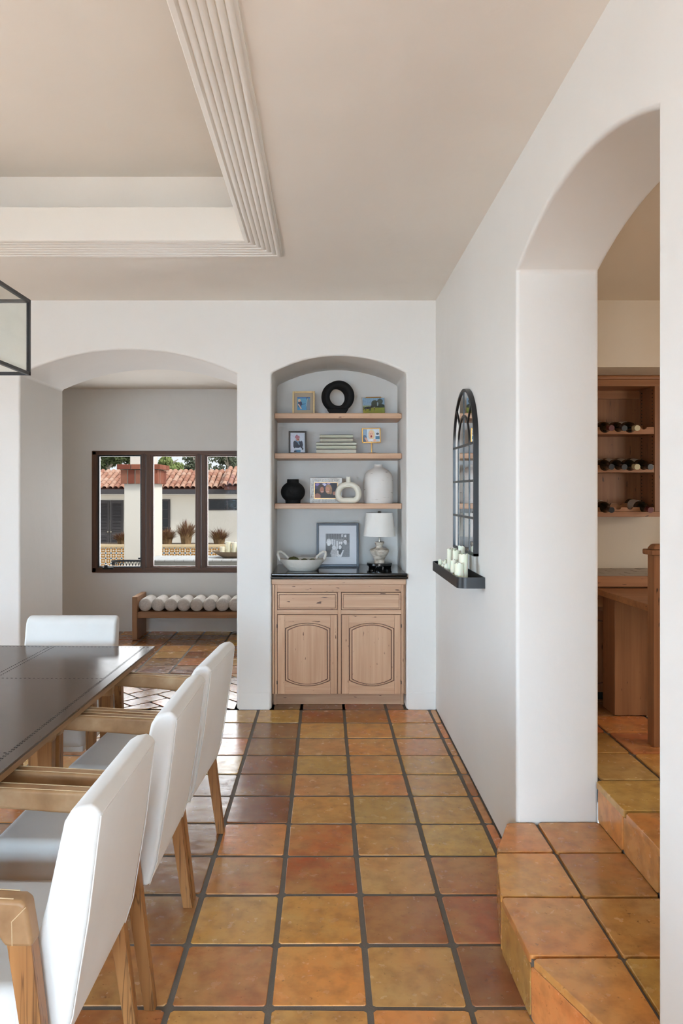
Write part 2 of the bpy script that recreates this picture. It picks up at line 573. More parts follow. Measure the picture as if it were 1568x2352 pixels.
TILE_RGB = {'Y': (202, 154, 82), 'G': (194, 150, 90), 'O': (208, 142, 80), 'R': (162, 90, 52), 'S': (182, 114, 64), 'D': (128, 78, 48)}
def tile(name, poly, parent, key=None, joint=0.018, thick=0.02, mat='terracotta', P=None, jit=0.0014, cham=0.008, top=0.0):
    """one handmade tile; poly counter-clockwise in plan, P maps (a,b,c) to the world"""
    if area2(poly) < 0:
        poly = poly[::-1]
    if area2(poly) < 0.0012:
        return None
    h = joint / 2
    ins = clip(poly, [(nx, ny, c - h * math.hypot(nx, ny)) for nx, ny, c in poly_halfs(poly)])
    pts = []
    for p in ins:
        if not pts or math.dist(p, pts[-1]) > 0.004:
            pts.append(p)
    if len(pts) > 2 and math.dist(pts[0], pts[-1]) < 0.004:
        pts.pop()
    if len(pts) < 3:
        return None
    ring = []
    n = len(pts)
    for i in range(n):
        a, b, c = pts[i - 1], pts[i], pts[(i + 1) % n]
        for q in (a, c):
            L = math.dist(b, q)
            t = min(cham / L, 0.4)
            ring.append((b[0] + (q[0] - b[0]) * t + random.uniform(-jit, jit), b[1] + (q[1] - b[1]) * t + random.uniform(-jit, jit)))
    cx = sum(p[0] for p in ring) / len(ring)
    cy = sum(p[1] for p in ring) / len(ring)
    dz, tx, ty = random.uniform(-0.001, 0.001) + top, random.uniform(-0.006, 0.006), random.uniform(-0.006, 0.006)
    P = P or (lambda a, b, c: (a, b, c))
    m = len(ring)
    vs = []
    for (inset, zz) in ((0, -thick), (0, -0.0032), (0.004, 0.0)):
        for p in ring:
            d = math.dist(p, (cx, cy)) or 1
            q = (p[0] + (cx - p[0]) / d * inset, p[1] + (cy - p[1]) / d * inset)
            vs.append(P(q[0], q[1], zz + (dz + (q[0] - cx) * tx + (q[1] - cy) * ty if zz > -thick else 0)))
    fs = [tuple(range(2 * m, 3 * m))]
    for L in (0, 1):
        fs += [(L * m + i, L * m + (i + 1) % m, (L + 1) * m + (i + 1) % m, (L + 1) * m + i) for i in range(m)]
    rgb = TILE_RGB[key or random.choice('YYOOOSRDG')]
    col = lin([min(255, c * random.uniform(0.94, 1.06)) for c in rgb])
    return MB().add(vs, fs).build(name, mat, parent, smooth=True, angle=55, color=col, wn=True)

# ================================================================== STRUCTURE
YB = 5.285          # front of the back wall
YB2 = 6.15          # rear of the back wall
XR, XR2 = 0.787, 1.126
ZC = 2.907
XL, XJ = PX(46, YB), PX(543.5, YB)      # arch opening
NL, NR = PX(623.5, YB), PX(932.5, YB)   # niche
YN = 5.92
XW = -3.62          # left wall
YF = -3.4           # wall behind the viewer

# back wall with arch and niche
outline = [(XW - 0.3, 0), (XL, 0)] + arc(XL, XJ, 2.385, 0.172) + [(XJ, 0), (NL, 0)] + arc(NL, NR, 2.391, 0.124) + [(NR, 0), (XR + 0.3, 0), (XR + 0.3, ZC + 0.1), (XW - 0.3, ZC + 0.1)]
struct(MB().prism(outline, YB, YB2, 'y').build('wall_back', 'plaster', bevel=0.016, seg=3, loc=(0, YB, 0)), 'white plaster wall with an arched passage and an arched niche')
struct(MB().box(NL - 0.05, NR + 0.05, YN, YB2 + 0.02, 0, ZC).build('wall_niche', 'plaster'), 'white plaster back of the arched niche')
# right wall with arched opening
OA, OB = 1.762, 3.06
outline = [(YF - 0.3, 0), (OA, 0)] + arc(OA, OB, 2.456, 0.13) + [(OB, 0), (YB + 0.02, 0), (YB + 0.02, ZC + 0.1), (YF - 0.3, ZC + 0.1)]
struct(MB().prism(outline, XR, XR2, 'x').build('wall_right', 'plaster', bevel=0.016, seg=3, loc=(XR, 0, 0)), 'white plaster wall with the arched opening to the bar')
# left wall with window opening, wall behind the viewer with garden door opening
o = MB().box(XW - 0.25, XW, YF - 0.3, YB2, 0, 0.5).box(XW - 0.25, XW, YF - 0.3, YB2, 2.3, ZC + 0.1).box(XW - 0.25, XW, YF - 0.3, 0.8, 0.5, 2.3).box(XW - 0.25, XW, 4.0, YB2, 0.5, 2.3)
struct(o.build('wall_left', 'plaster', smooth=False))
o = MB().box(XW - 0.25, -2.7, YF - 0.25, YF, 0, ZC + 0.1).box(0.85, XR2, YF - 0.25, YF, 0, ZC + 0.1).box(-2.7, 0.85, YF - 0.25, YF, 2.08, ZC + 0.1)
struct(o.build('wall_front', 'plaster', smooth=False))
# baseboards (flush plaster base on the two piers)
for a, b, nm in ((XJ + 0.014, NL - 0.014, 'baseboard_back'), (NR + 0.014, XR, 'baseboard_corner')):
    struct(MB().box(a, b, YB - 0.0012, YB + 0.01, 0, 0.121).build(nm, 'plaster', bevel=0.002))

# ceiling with tray recess
TR, TF = -0.24, 4.28           # outer edge of the tray moulding
TW = 0.205                     # moulding width
TL, TN = -2.54, 0.35
IR, IF_, IL, IN_ = TR - TW, TF - TW, TL + TW, TN + TW
o = MB().box(TR, XR + 0.05, YF, YB + 0.05, ZC, ZC + 0.12).box(XW - 0.05, TL, YF, YB + 0.05, ZC, ZC + 0.12).box(TL, TR, TF, YB + 0.05, ZC, ZC + 0.12).box(TL, TR, YF, TN, ZC, ZC + 0.12)
struct(o.build('ceiling', 'plaster_ceiling', smooth=False), 'warm white plaster ceiling around the tray recess')
ZT = 3.36
o = MB().box(TL - 0.1, TR + 0.1, TN - 0.1, TF + 0.1, ZT, ZT + 0.1)
o.box(TR, TR + 0.1, TN - 0.1, TF + 0.1, ZC + 0.1, ZT + 0.02).box(TL - 0.1, TL, TN - 0.1, TF + 0.1, ZC + 0.1, ZT + 0.02)
o.box(TL - 0.1, TR + 0.1, TF, TF + 0.1, ZC + 0.1, ZT + 0.02).box(TL - 0.1, TR + 0.1, TN - 0.1, TN, ZC + 0.1, ZT + 0.02)
struct(o.build('ceiling_tray', 'plaster_ceiling', smooth=False), 'raised plaster tray of the ceiling over the dining table')
# moulding: stepped and fluted profile swept round the rectangle (u inward from the outer edge, drop below the ceiling)
prof = [(0.0, 0.0), (0.0, -0.008), (0.012, -0.010)]
u = 0.012
for kf in range(6):
    base = -0.013 + 0.005 * kf
    for q in range(7):
        t = q / 6
        prof.append((u + t * 0.022, base - 0.003 * math.sin(math.pi * t)))
    u += 0.022
    prof.append((u + 0.001, base + 0.0075))
    prof.append((u + 0.0045, base + 0.0075))
    u += 0.005
prof += [(u + 0.008, 0.012), (TW - 0.014, 0.014), (TW - 0.004, 0.017), (TW, 0.022), (TW, 0.2), (TW - 0.022, 0.2), (TW - 0.022, 0.035)]
vs, fs = [], []
m = len(prof)
for (sx, sy) in ((1, 1), (-1, 1), (-1, -1), (1, -1)):
    for (uu, dz) in prof:
        x = (TR - uu) if sx > 0 else (TL + uu)
        y = (TF - uu) if sy > 0 else (TN + uu)
        vs.append((x, y, ZC + dz))
for kq in range(4):
    k2 = (kq + 1) % 4
    for j in range(m - 1):
        fs.append((kq * m + j, kq * m + j + 1, k2 * m + j + 1, k2 * m + j))
struct(MB().add(vs, fs).build('trim_1', 'trim_paint', smooth=True, angle=24), 'white fluted moulding framing the ceiling tray')

# hall beyond the arch
HC, HB = 2.684, 8.25
WL, WRt, WB, WT = -2.577, -0.764, 0.655, 1.997     # window opening
o = MB().box(-5.2, WL, HB, HB + 0.25, 0, HC + 0.1).box(WRt, 1.6, HB, HB + 0.25, 0, HC + 0.1).box(WL, WRt, HB, HB + 0.25, 0, WB).box(WL, WRt, HB, HB + 0.25, WT, HC + 0.1)
struct(o.build('wall_hall', 'plaster', smooth=False), 'hall wall with the brown timber window')
struct(MB().box(-5.2, 1.6, YB2 - 0.02, HB + 0.25, HC, HC + 0.1).build('ceiling_hall', 'plaster_ceiling', smooth=False))
o = MB().box(-5.4, -5.2, YB2 - 0.3, HB + 0.25, 0, HC + 0.1).box(1.6, 1.8, YB2 - 0.3, HB + 0.25, 0, HC + 0.1)
o.box(XR + 0.25, 1.8, YB2 - 0.25, YB2, 0, HC + 0.1).box(-5.4, XW - 0.2, YB2 - 0.25, YB2, 0, HC + 0.1)
struct(o.build('wall_hall_side', 'plaster', smooth=False))

# bar room behind the right-hand opening
BC, BF, BY, BA = 2.593, 0.367, 4.06, 4.57
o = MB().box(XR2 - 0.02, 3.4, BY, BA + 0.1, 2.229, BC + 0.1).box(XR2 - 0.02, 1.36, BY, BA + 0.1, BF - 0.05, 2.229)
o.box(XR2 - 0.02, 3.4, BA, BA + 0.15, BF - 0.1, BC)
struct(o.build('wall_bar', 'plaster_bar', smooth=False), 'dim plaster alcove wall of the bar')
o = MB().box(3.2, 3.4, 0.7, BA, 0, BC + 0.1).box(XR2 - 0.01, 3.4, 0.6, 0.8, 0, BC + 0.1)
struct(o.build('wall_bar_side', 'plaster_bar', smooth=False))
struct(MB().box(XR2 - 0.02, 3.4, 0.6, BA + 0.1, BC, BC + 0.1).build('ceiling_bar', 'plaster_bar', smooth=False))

# floors ------------------------------------------------------------
fl = struct(MB().box(XW - 0.2, XR + 0.1, 1.2, YB + 0.32, -0.06, -0.0035).build('floor', 'grout', smooth=False), 'glossy terracotta tiled dining room floor')
struct(MB().box(XW - 0.2, XR2, YF - 0.3, 1.2, -0.06, 0.0).build('floor_near', 'terracotta_far', smooth=False))
struct(MB().box(XW - 0.2, -2.28, 1.2, YB, -0.06, 0.0).build('floor_side', 'terracotta_far', smooth=False))
XJT = [-0.168 + 0.3025 * i for i in range(-7, 4)] + [XR + 0.006]
YJT = [5.29, 4.987, 4.679, 4.372, 4.08, 3.79, 3.475, 3.166, 2.861, 2.546, 2.234, 1.93, 1.625, 1.32]
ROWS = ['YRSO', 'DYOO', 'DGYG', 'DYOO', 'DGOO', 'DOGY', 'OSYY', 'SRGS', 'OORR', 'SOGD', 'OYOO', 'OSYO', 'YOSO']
for r in range(len(YJT) - 1):
    for cidx in range(len(XJT) - 1):
        x0, x1, y0, y1 = XJT[cidx], XJT[cidx + 1], YJT[r + 1], YJT[r]
        kk = cidx - 6
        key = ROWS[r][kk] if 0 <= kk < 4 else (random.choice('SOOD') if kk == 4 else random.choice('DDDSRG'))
        j = random.uniform(-0.003, 0.003)
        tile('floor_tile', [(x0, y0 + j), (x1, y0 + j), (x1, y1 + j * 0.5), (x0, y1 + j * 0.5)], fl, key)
for a, b in ((NL + 0.004, -0.168), (-0.168, 0.1345), (0.1345, 0.437), (0.437, NR - 0.004)):
    tile('floor_tile', [(a, YB + 0.008), (b, YB + 0.008), (b, 5.5), (a, 5.5)], fl, 'D' if a < 0 else 'R')
# hall floor: herringbone threshold in the passage, square tiles beyond
fh = struct(MB().box(-3.4, 0.2, YB + 0.005, HB, -0.06, -0.0035).build('floor_hall', 'grout', smooth=False), 'dark glossy tiled floor of the passage and hall')
struct(MB().box(-5.2, -3.4, YB2, HB, -0.06, 0.0).box(0.2, 1.6, YB2, HB, -0.06, 0.0).build('floor_hall_side', 'terracotta_far', smooth=False))
rect = [(-1, 0, -(XL + 0.01)), (1, 0, XJ - 0.01), (0, -1, -(YB + 0.012)), (0, 1, 6.335)]
bw, bl = 0.15, 0.305
c45 = math.sqrt(0.5)
def rot45(p): return ((p[0] - p[1]) * c45 - 1.4, (p[0] + p[1]) * c45 + 5.8)
for i in range(-14, 15):
    for j in range(-14, 15):
        # herringbone lattice
        ox, oy = i * bw + j * bl * 1.0, -i * bw + j * bl * 1.0
        ox, oy = i * bw + j * bl, i * bw - j * bl
        for q in (0, 1):
            b0 = [(ox, oy), (ox + bl, oy), (ox + bl, oy + bw), (ox, oy + bw)] if q == 0 else [(ox + bl, oy + bw - bl), (ox + bl + bw, oy + bw - bl), (ox + bl + bw, oy + bw), (ox + bl, oy + bw)]
            pl = clip([rot45(p) for p in b0], rect)
            if len(pl) >= 3:
                tile('threshold_tile', pl, fh, random.choice('DDSD'), joint=0.014)
hx = [-3.13 + 0.3 * i for i in range(12)]
hy = [6.335, 6.64, 6.925, 7.215, 7.49, 7.775, 8.06, 8.26]
for a in range(len(hx) - 1):
    for b in range(len(hy) - 1):
        tile('floor_tile', [(hx[a], hy[b]), (hx[a + 1], hy[b]), (hx[a + 1], hy[b + 1]), (hx[a], hy[b + 1])], fh, random.choice('DDDSYG' if b > 3 else 'DDSG'))

# steps up to the bar
T1 = [(0.787, 3.058), (0.742, 3.056), (0.637, 2.797), (0.583, 2.496), (0.593, 2.18), (0.700, 1.898), (0.787, 1.765), (1.129, 1.765), (1.129, 3.058)]
Z1 = 0.193
st = struct(MB().prism([(x + 0.012 if x < 0.78 else x, y) for x, y in T1], -0.005, Z1 - 0.012, 'z').build('floor_step', 'grout', smooth=False), 'faceted terracotta step into the arched opening')
half = poly_halfs([T1[i] for i in (1, 2, 3, 4, 5, 6, 7, 8)])
keys = iter('OOYSOGYYOO')
for y0, y1 in ((2.797, 3.08), (2.492, 2.797), (2.172, 2.492), (1.885, 2.172), (1.74, 1.885)):
    for x0, x1 in ((0.4, 0.866), (0.866, 1.135)):
        pl = clip([(x0, y0), (x1, y0), (x1, y1), (x0, y1)], half)
        if len(pl) > 2:
            tile('tread_tile', pl, st, next(keys), thick=0.024, P=lambda a, b, c: (a, b, c + Z1), joint=0.012)
rk = iter('OYYOOO')
for i in range(1, 6):
    a, b = Vector(T1[i]), Vector(T1[i + 1])
    d = (b - a)
    L = d.length
    d.normalize()
    n = Vector((-d.y, d.x))
    if n.x > 0:
        n = -n
    def P(u, w, c, a=a, d=d, n=n):
        q = a + d * u + n * (c - 0.008)
        return (q.x, q.y, w)
    tile('riser_tile', [(0, 0.0), (L, 0.0), (L, Z1 - 0.024), (0, Z1 - 0.024)], st, next(rk), thick=0.02, P=P, joint=0.010)
fb = struct(MB().box(XR2, 3.2, 0.8, BA, BF - 0.1, BF - 0.010).build('floor_bar', 'grout', smooth=False), 'raised terracotta floor of the bar')
st2 = struct(MB().box(XR2 - 0.0, XR2 + 0.05, OA + 0.004, OB - 0.004, 0.0, BF - 0.012).build('floor_step_upper', 'grout', smooth=False), 'second terracotta step under the arch')
for y0, y1, kx in ((1.77, 2.19, 'O'), (2.19, 2.49, 'Y'), (2.49, 2.79, 'Y'), (2.79, 3.05, 'O')):
    tile('riser_tile', [(y0, Z1), (y1, Z1), (y1, BF - 0.025), (y0, BF - 0.025)], st2, kx, thick=0.018, P=lambda a, b, c: (XR2 - 0.010 - c, a, b), joint=0.010)
bxs = [1.098, 1.387, 1.69, 1.99, 2.3]
bys = [1.77, 2.14, 2.445, 2.75, 3.05, 3.364, 3.66, 3.93, 4.2, 4.5]
for a in range(len(bxs) - 1):
    for b in range(len(bys) - 1):
        x0 = bxs[a]
        if a == 0 and bys[b] >= 3.04:
            x0 = XR2 + 0.004
        tile('floor_tile', [(x0, bys[b]), (bxs[a + 1], bys[b]), (bxs[a + 1], bys[b + 1]), (x0, bys[b + 1])], fb,
             {(0, 2): 'O', (0, 3): 'G', (0, 4): 'G', (1, 3): 'O', (0, 5): 'S', (0, 6): 'S'}.get((a, b), random.choice('SOD')), thick=0.026, P=lambda a_, b_, c: (a_, b_, c + BF))

# ================================================================== HALL WINDOW
win = struct(MB().box(WL - 0.004, WL + 0.045, HB - 0.012, HB + 0.11, WB, WT).build('window_1', 'window_wood_v', bevel=0.004), 'brown timber three-pane window of the hall')
def wpart(name, mat, *b, bevel=0.004):
    return MB().box(*b).build(name, mat, win, bevel=bevel)
wpart('window_frame', 'window_wood_h', WL, WRt, HB - 0.012, HB + 0.11, WT - 0.042, WT + 0.004)
wpart('window_frame', 'window_wood_h', WL, WRt, HB - 0.012, HB + 0.11, WB - 0.004, WB + 0.05)
wpart('window_frame', 'window_wood_v', WRt - 0.045, WRt + 0.004, HB - 0.012, HB + 0.11, WB, WT)
GX = [(-2.498, -2.048), (-1.904, -1.440), (-1.303, -0.838)]
GZ = (0.722, 1.939)
for a, b in ((GX[0][1] + 0.018, GX[1][0] - 0.03), (GX[1][1] + 0.03, GX[2][0] - 0.03)):
    wpart('mullion', 'window_wood_v', a, (a + b) / 2 - 0.004, HB - 0.018, HB + 0.10, WB + 0.03, WT - 0.028)
    wpart('mullion', 'window_wood_v', (a + b) / 2 + 0.004, b, HB - 0.008, HB + 0.10, WB + 0.03, WT - 0.028)
for i, (a, b) in enumerate(GX):
    mv, mh = ('black_metal', 'black_metal') if i == 0 else ('window_wood_v', 'window_wood_h')
    t = 0.022 if i == 0 else 0.034
    y0, y1 = (HB + 0.0, HB + 0.04) if i == 0 else (HB + 0.012, HB + 0.06)
    sash = wpart('sash', mv, a - t, a, y0, y1, GZ[0] - t, GZ[1] + t)
    for nm, mt, bx in (('sash_rail', mh, (a, b, y0, y1, GZ[1], GZ[1] + t)), ('sash_rail', mh, (a, b, y0, y1, GZ[0] - t, GZ[0])), ('sash_stile', mv, (b, b + t, y0, y1, GZ[0] - t, GZ[1] + t))):
        MB().box(*bx).build(nm, mt, sash, bevel=0.004)
    if i == 0:
        MB().box(a - 0.05, a - t, HB, HB + 0.08, WB + 0.03, WT - 0.03).build('sash_stile', 'window_wood_v', sash)
        MB().box(b - 0.02, b + 0.002, HB - 0.012, HB, 0.80, 0.818).build('latch', 'black_metal', sash)
        MB().box(a + 0.04, a + 0.16, HB - 0.03, HB, WB + 0.035, WB + 0.055).box(a + 0.06, a + 0.1, HB - 0.035, HB - 0.01, WB + 0.05, WB + 0.085).build('crank', 'black_metal', sash, bevel=0.004)
    MB().box(a - 0.004, b + 0.004, HB + 0.034, HB + 0.038, GZ[0] - 0.004, GZ[1] + 0.004).build('pane', 'window_glass', sash, smooth=False)

# ================================================================== NICHE CABINET AND COUNTER
cabY = YB + 0.008
cab = thing('niche_cabinet', 'pale distressed wood base cabinet filling the lower niche', 'cabinet', ((NL + NR) / 2, cabY + 0.25, 0.0))
cx0, cx1 = NL + 0.004, NR - 0.004
U = 0.00071
def CXp(u): return PX(600 + u / 4.356, cabY)
def CZp(v): return PZ(1300 + v / 4.356, cabY)
ztop = 0.929
MB().box(cx0 + 0.004, cx1 - 0.004, cabY + 0.022, YN - 0.01, 0.108, ztop).build('body', 'pale_wood_v', cab)
MB().box(cx0 + 0.02, cx1 - 0.02, cabY + 0.135, cabY + 0.16, 0.0, 0.112).build('toe_kick', 'pale_wood_h', cab)
MB().box(cx0, cx0 + 0.02, cabY + 0.12, cabY + 0.2, 0.0, 0.112).build('foot', 'pale_wood_v', cab)
MB().box(cx1 - 0.02, cx1, cabY + 0.12, cabY + 0.2, 0.0, 0.112).build('foot', 'pale_wood_v', cab)
MB().box(cx0 - 0.002, cx1 + 0.002, cabY - 0.012, cabY + 0.03, CZp(185), ztop).build('top_moulding', 'pale_wood_h', cab, bevel=0.004)
MB().box(cx0, cx1, cabY + 0.0185, cabY + 0.023, 0.108, CZp(185)).build('glazed_backing', 'wood_glaze', cab)
dl, dr = (CXp(163), CXp(757)), (CXp(803), CXp(1393))
zd0, zd1, zr0, zr1 = CZp(1280), CZp(490), CZp(435), CZp(268)
g = 0.0042
def face(name, a, b, c, d, mat, y=0.006, bev=0.002):
    return MB().box(a, b, cabY + y, cabY + 0.022, c, d).build(name, mat, cab, bevel=bev)
face('stile', cx0, CXp(130), 0.108, CZp(187), 'pale_wood_v', 0.004)
face('stile', CXp(136), dl[0] - g, 0.108, CZp(187), 'pale_wood_v')
face('stile', CXp(1432), cx1, 0.108, CZp(187), 'pale_wood_v', 0.004)
face('stile', dr[1] + g, CXp(1426), 0.108, CZp(187), 'pale_wood_v')
face('stile', dl[1] + g, dr[0] - g, 0.108, zr1 + g, 'pale_wood_v')
face('rail', dl[0] - g, dr[1] + g, zr1 + g, CZp(187), 'pale_wood_h')
face('rail', dl[0] - g, dl[1] + g, zd1 + g, zr0 - g, 'pale_wood_h')
face('rail', dr[0] - g, dr[1] + g, zd1 + g, zr0 - g, 'pale_wood_h')
face('rail', dl[0] - g, dr[1] + g, 0.108, zd0 - g, 'pale_wood_h')
for a, b in (dl, dr):
    dw = MB().box(a, b, cabY - 0.004, cabY + 0.02, zr0, zr1).build('drawer', 'pale_wood_h', cab, bevel=0.003)
    MB().box(a + 0.010, b - 0.010, cabY - 0.0055, cabY, zr0 + 0.010, zr1 - 0.010).build('glaze_line', 'wood_glaze', dw, bevel=0.001)
    MB().box(a + 0.0125, b - 0.0125, cabY - 0.009, cabY, zr0 + 0.0125, zr1 - 0.0125).build('drawer_front', 'pale_wood_h', dw, bevel=0.003)
def door_shape(a, b, z0, z1, rise, n=16):
    return arc(a, b, z1, rise, n) + [(x, 2 * z0 - z) for x, z in arc(b, a, z0, rise, n)]
for a, b in (dl, dr):
    dx = a - dl[0]
    pa, pb = CXp(236) + dx, CXp(690) + dx
    pz1, pz0 = CZp(625), CZp(1145)
    rise = 0.040
    # door frame: outer rectangle minus arched hole, built from four stiles/rails
    dz0, dz1 = zd0, zd1
    dr_ = MB().box(a, pa, cabY - 0.004, cabY + 0.02, dz0, dz1).build('door', 'pale_wood_v', cab, bevel=0.003)
    MB().box(pb, b, cabY - 0.004, cabY + 0.02, dz0, dz1).build('door_stile', 'pale_wood_v', dr_, bevel=0.003)
    MB().prism(arc(pa, pb, pz1, rise, 16) + [(pb, dz1), (pa, dz1)], cabY - 0.004, cabY + 0.02, 'y').build('door_rail', 'pale_wood_h', dr_, bevel=0.0015)
    MB().prism([(x, 2 * pz0 - z) for x, z in arc(pa, pb, pz0, rise, 16)] + [(pb, dz0), (pa, dz0)], cabY - 0.004, cabY + 0.02, 'y').build('door_rail', 'pale_wood_h', dr_, bevel=0.0015)
    for off, y, nm, mt in ((0.0, 0.008, 'glaze_line', 'wood_glaze'), (0.006, -0.002, 'panel_bead', 'pale_wood_v'), (0.018, -0.0035, 'glaze_line', 'wood_glaze'), (0.0245, -0.0075, 'raised_panel', 'pale_wood_v')):
        pl = door_shape(pa + off, pb - off, pz0 + off * 0.55, pz1 - off * 0.55, rise * (1 - off * 3))
        MB().prism(pl, cabY + y, cabY + 0.02, 'y').build(nm, mt, dr_, bevel=0.002 if 'glaze' not in nm else 0)
    hx_ = a - 0.004 if a == dl[0] else b + 0.004
    for hz in (CZp(600), CZp(1165)):
        MB().lathe([(0.003, -0.012), (0.003, 0.012)], (hx_, cabY - 0.003, hz), 8).build('hinge', 'black_metal', dr_)
# counter slab with double rounded edge
ct = thing('granite_counter', 'polished black granite slab on the niche cabinet', 'countertop', ((NL + NR) / 2, YB + 0.2, ztop))
MB().box(NL + 0.004, NR - 0.004, YB + 0.0, YN - 0.005, ztop, ztop + 0.042).build('slab', 'granite', ct, bevel=0.001)
MB().box(NL - 0.003, NR + 0.008, YB - 0.026, YB + 0.0, ztop + 0.021, ztop + 0.042).build('upper_edge', 'granite', ct, bevel=0.007, seg=3)
MB().box(NL - 0.006, NR + 0.011, YB - 0.034, YB + 0.0, ztop, ztop + 0.0205).build('lower_edge', 'granite', ct, bevel=0.009, seg=3)
ZK = ztop + 0.042
# shelves
ZS = (2.136, 1.836, 1.461)
for z, lb in zip(ZS, ('top', 'middle', 'lowest')):
    tag(MB().box(NL + 0.003, NR - 0.003, 5.555, YN - 0.003, z - 0.04, z).build('niche_shelf', 'pale_wood_h', bevel=0.004, seg=2),
        {'top': 'thick distressed wood shelf, topmost of three in the niche', 'middle': 'thick distressed wood shelf in the niche, carrying the books', 'lowest': 'thick distressed wood shelf in the niche, just above the lamp'}[lb], 'shelf', 'niche shelves')

# ================================================================== PHOTO PRINTS
def paint_print(name, w, h, nx, ny, bg, shapes, parent, at, tilt=0.0, yaw=0.0, noise=0.06):
    """flat printed picture: a fine grid coloured cell by cell; u right, v up"""
    rnd = random.Random(len(shapes) * 31 + nx)
    vs, fs, cols = [], [], []
    for j in range(ny + 1):
        for i in range(nx + 1):
            u, v = i / nx, j / ny
            vs.append(((u - 0.5) * w, 0.0, v * h))
            c = bg(u, v)
            for sh in shapes:
                if sh[0] == 'e':
                    _, cx, cy, rx, ry, col = sh
                    if ((u - cx) / rx) ** 2 + ((v - cy) / ry) ** 2 <= 1:
                        c = col
                elif sh[0] == 'r':
                    _, a, b, c0, d, col = sh
                    if a <= u <= b and c0 <= v <= d:
                        c = col
                else:
                    _, x0, y0, x1, y1, wd, col = sh
                    L2 = (x1 - x0) ** 2 + (y1 - y0) ** 2
                    t = max(0, min(1, ((u - x0) * (x1 - x0) + (v - y0) * (y1 - y0)) / L2))
                    if (u - x0 - t * (x1 - x0)) ** 2 + (v - y0 - t * (y1 - y0)) ** 2 <= wd * wd:
                        c = col
            k = 1 + rnd.uniform(-noise, noise)
            cols.append(lin([max(0, min(255, x * k)) for x in c]))
    for j in range(ny):
        for i in range(nx):
            a = j * (nx + 1) + i
            fs.append((a, a + 1, a + nx + 2, a + nx + 1))
    me = bpy.data.meshes.new(name)
    me.from_pydata(vs, [], fs)
    ca = me.color_attributes.new('Col', 'FLOAT_COLOR', 'POINT')
    for k, c in enumerate(cols):
        ca.data[k].color = c
    me.materials.append(M['print'])
    o = bpy.data.objects.new(name, me)
    COL.objects.link(o)
    o.parent = parent
    o.location = at
    return o

def picture_frame(name, label, w, h, fw, depth, fmat, loc, tilt=0.0, yaw=0.0, board=None, pw=None, ph=None, pic=None, poff=0.0, bw_=None, glass=False, lift=0.0, bev=0.002):
    """frame standing at loc (base centre), front towards -Y in local space"""
    t = thing(name, label, 'picture frame', (0, 0, 0))
    L = []
    for nm, b in (('frame_side', (-w / 2, -w / 2 + fw, 0, depth, 0, h)), ('frame_side', (w / 2 - fw, w / 2, 0, depth, 0, h)), ('frame_top', (-w / 2 + fw, w / 2 - fw, 0, depth, h - fw, h)), ('frame_bottom', (-w / 2 + fw, w / 2 - fw, 0, depth, 0, fw))):
        MB().box(*b).build(nm, fmat, t, bevel=bev)
    MB().box(-w / 2 + fw * 0.6, w / 2 - fw * 0.6, depth * 0.55, depth * 0.9, fw * 0.6, h - fw * 0.6).build('backing', board or fmat, t)
    MB().box(-0.012, 0.012, depth * 0.9, depth + 0.004, h * 0.1, h * 0.5).build('easel_back', 'black_metal', t)
    if pic:
        pic(t, (0, depth * 0.55 - 0.0012, (h - ph) / 2 + poff))
    t.location = (loc[0], loc[1], loc[2] + lift)
    t.rotation_euler = (-tilt, 0, yaw)
    return t
YI = 5.66
# -- gold frame with a child in blue water
def pic1(t, at):
    paint_print('photo_print', 0.098, 0.10, 44, 44, lambda u, v: (70 + 30 * v, 140 + 20 * v, 186), [
        ('r', 0, 1, 0.9, 1.0, (62, 110, 170)), ('r', 0.72, 1.0, 0.0, 0.55, (110, 120, 126)), ('e', 0.86, 0.45, 0.15, 0.42, (120, 128, 134)), ('e', 0.76, 0.92, 0.05, 0.12, (60, 70, 84)),
        ('l', 0.8, 0.9, 0.7, 0.3, 0.02, (176, 192, 200)), ('e', 0.22, 0.52, 0.16, 0.16, (34, 38, 74)), ('e', 0.2, 0.38, 0.13, 0.18, (40, 44, 84)), ('l', 0.1, 0.45, 0.3, 0.12, 0.045, (222, 186, 164)),
        ('e', 0.16, 0.74, 0.11, 0.12, (226, 208, 160)), ('e', 0.18, 0.71, 0.075, 0.085, (230, 182, 156)), ('l', 0.35, 0.42, 0.65, 0.5, 0.02, (36, 70, 110))], t, at)
x0, x1 = PX(671, YI), PX(722.5, YI)
picture_frame('gold_photo_frame', 'square gold frame with a child in blue water, top shelf left', x1 - x0, PZ(898, YI) - ZS[0], 0.013, 0.022, 'frame_gold_wood', ((x0 + x1) / 2, YI, ZS[0]), tilt=0.06, yaw=-0.05, board='mat_board_taupe', ph=0.10, pic=pic1, poff=-0.004)
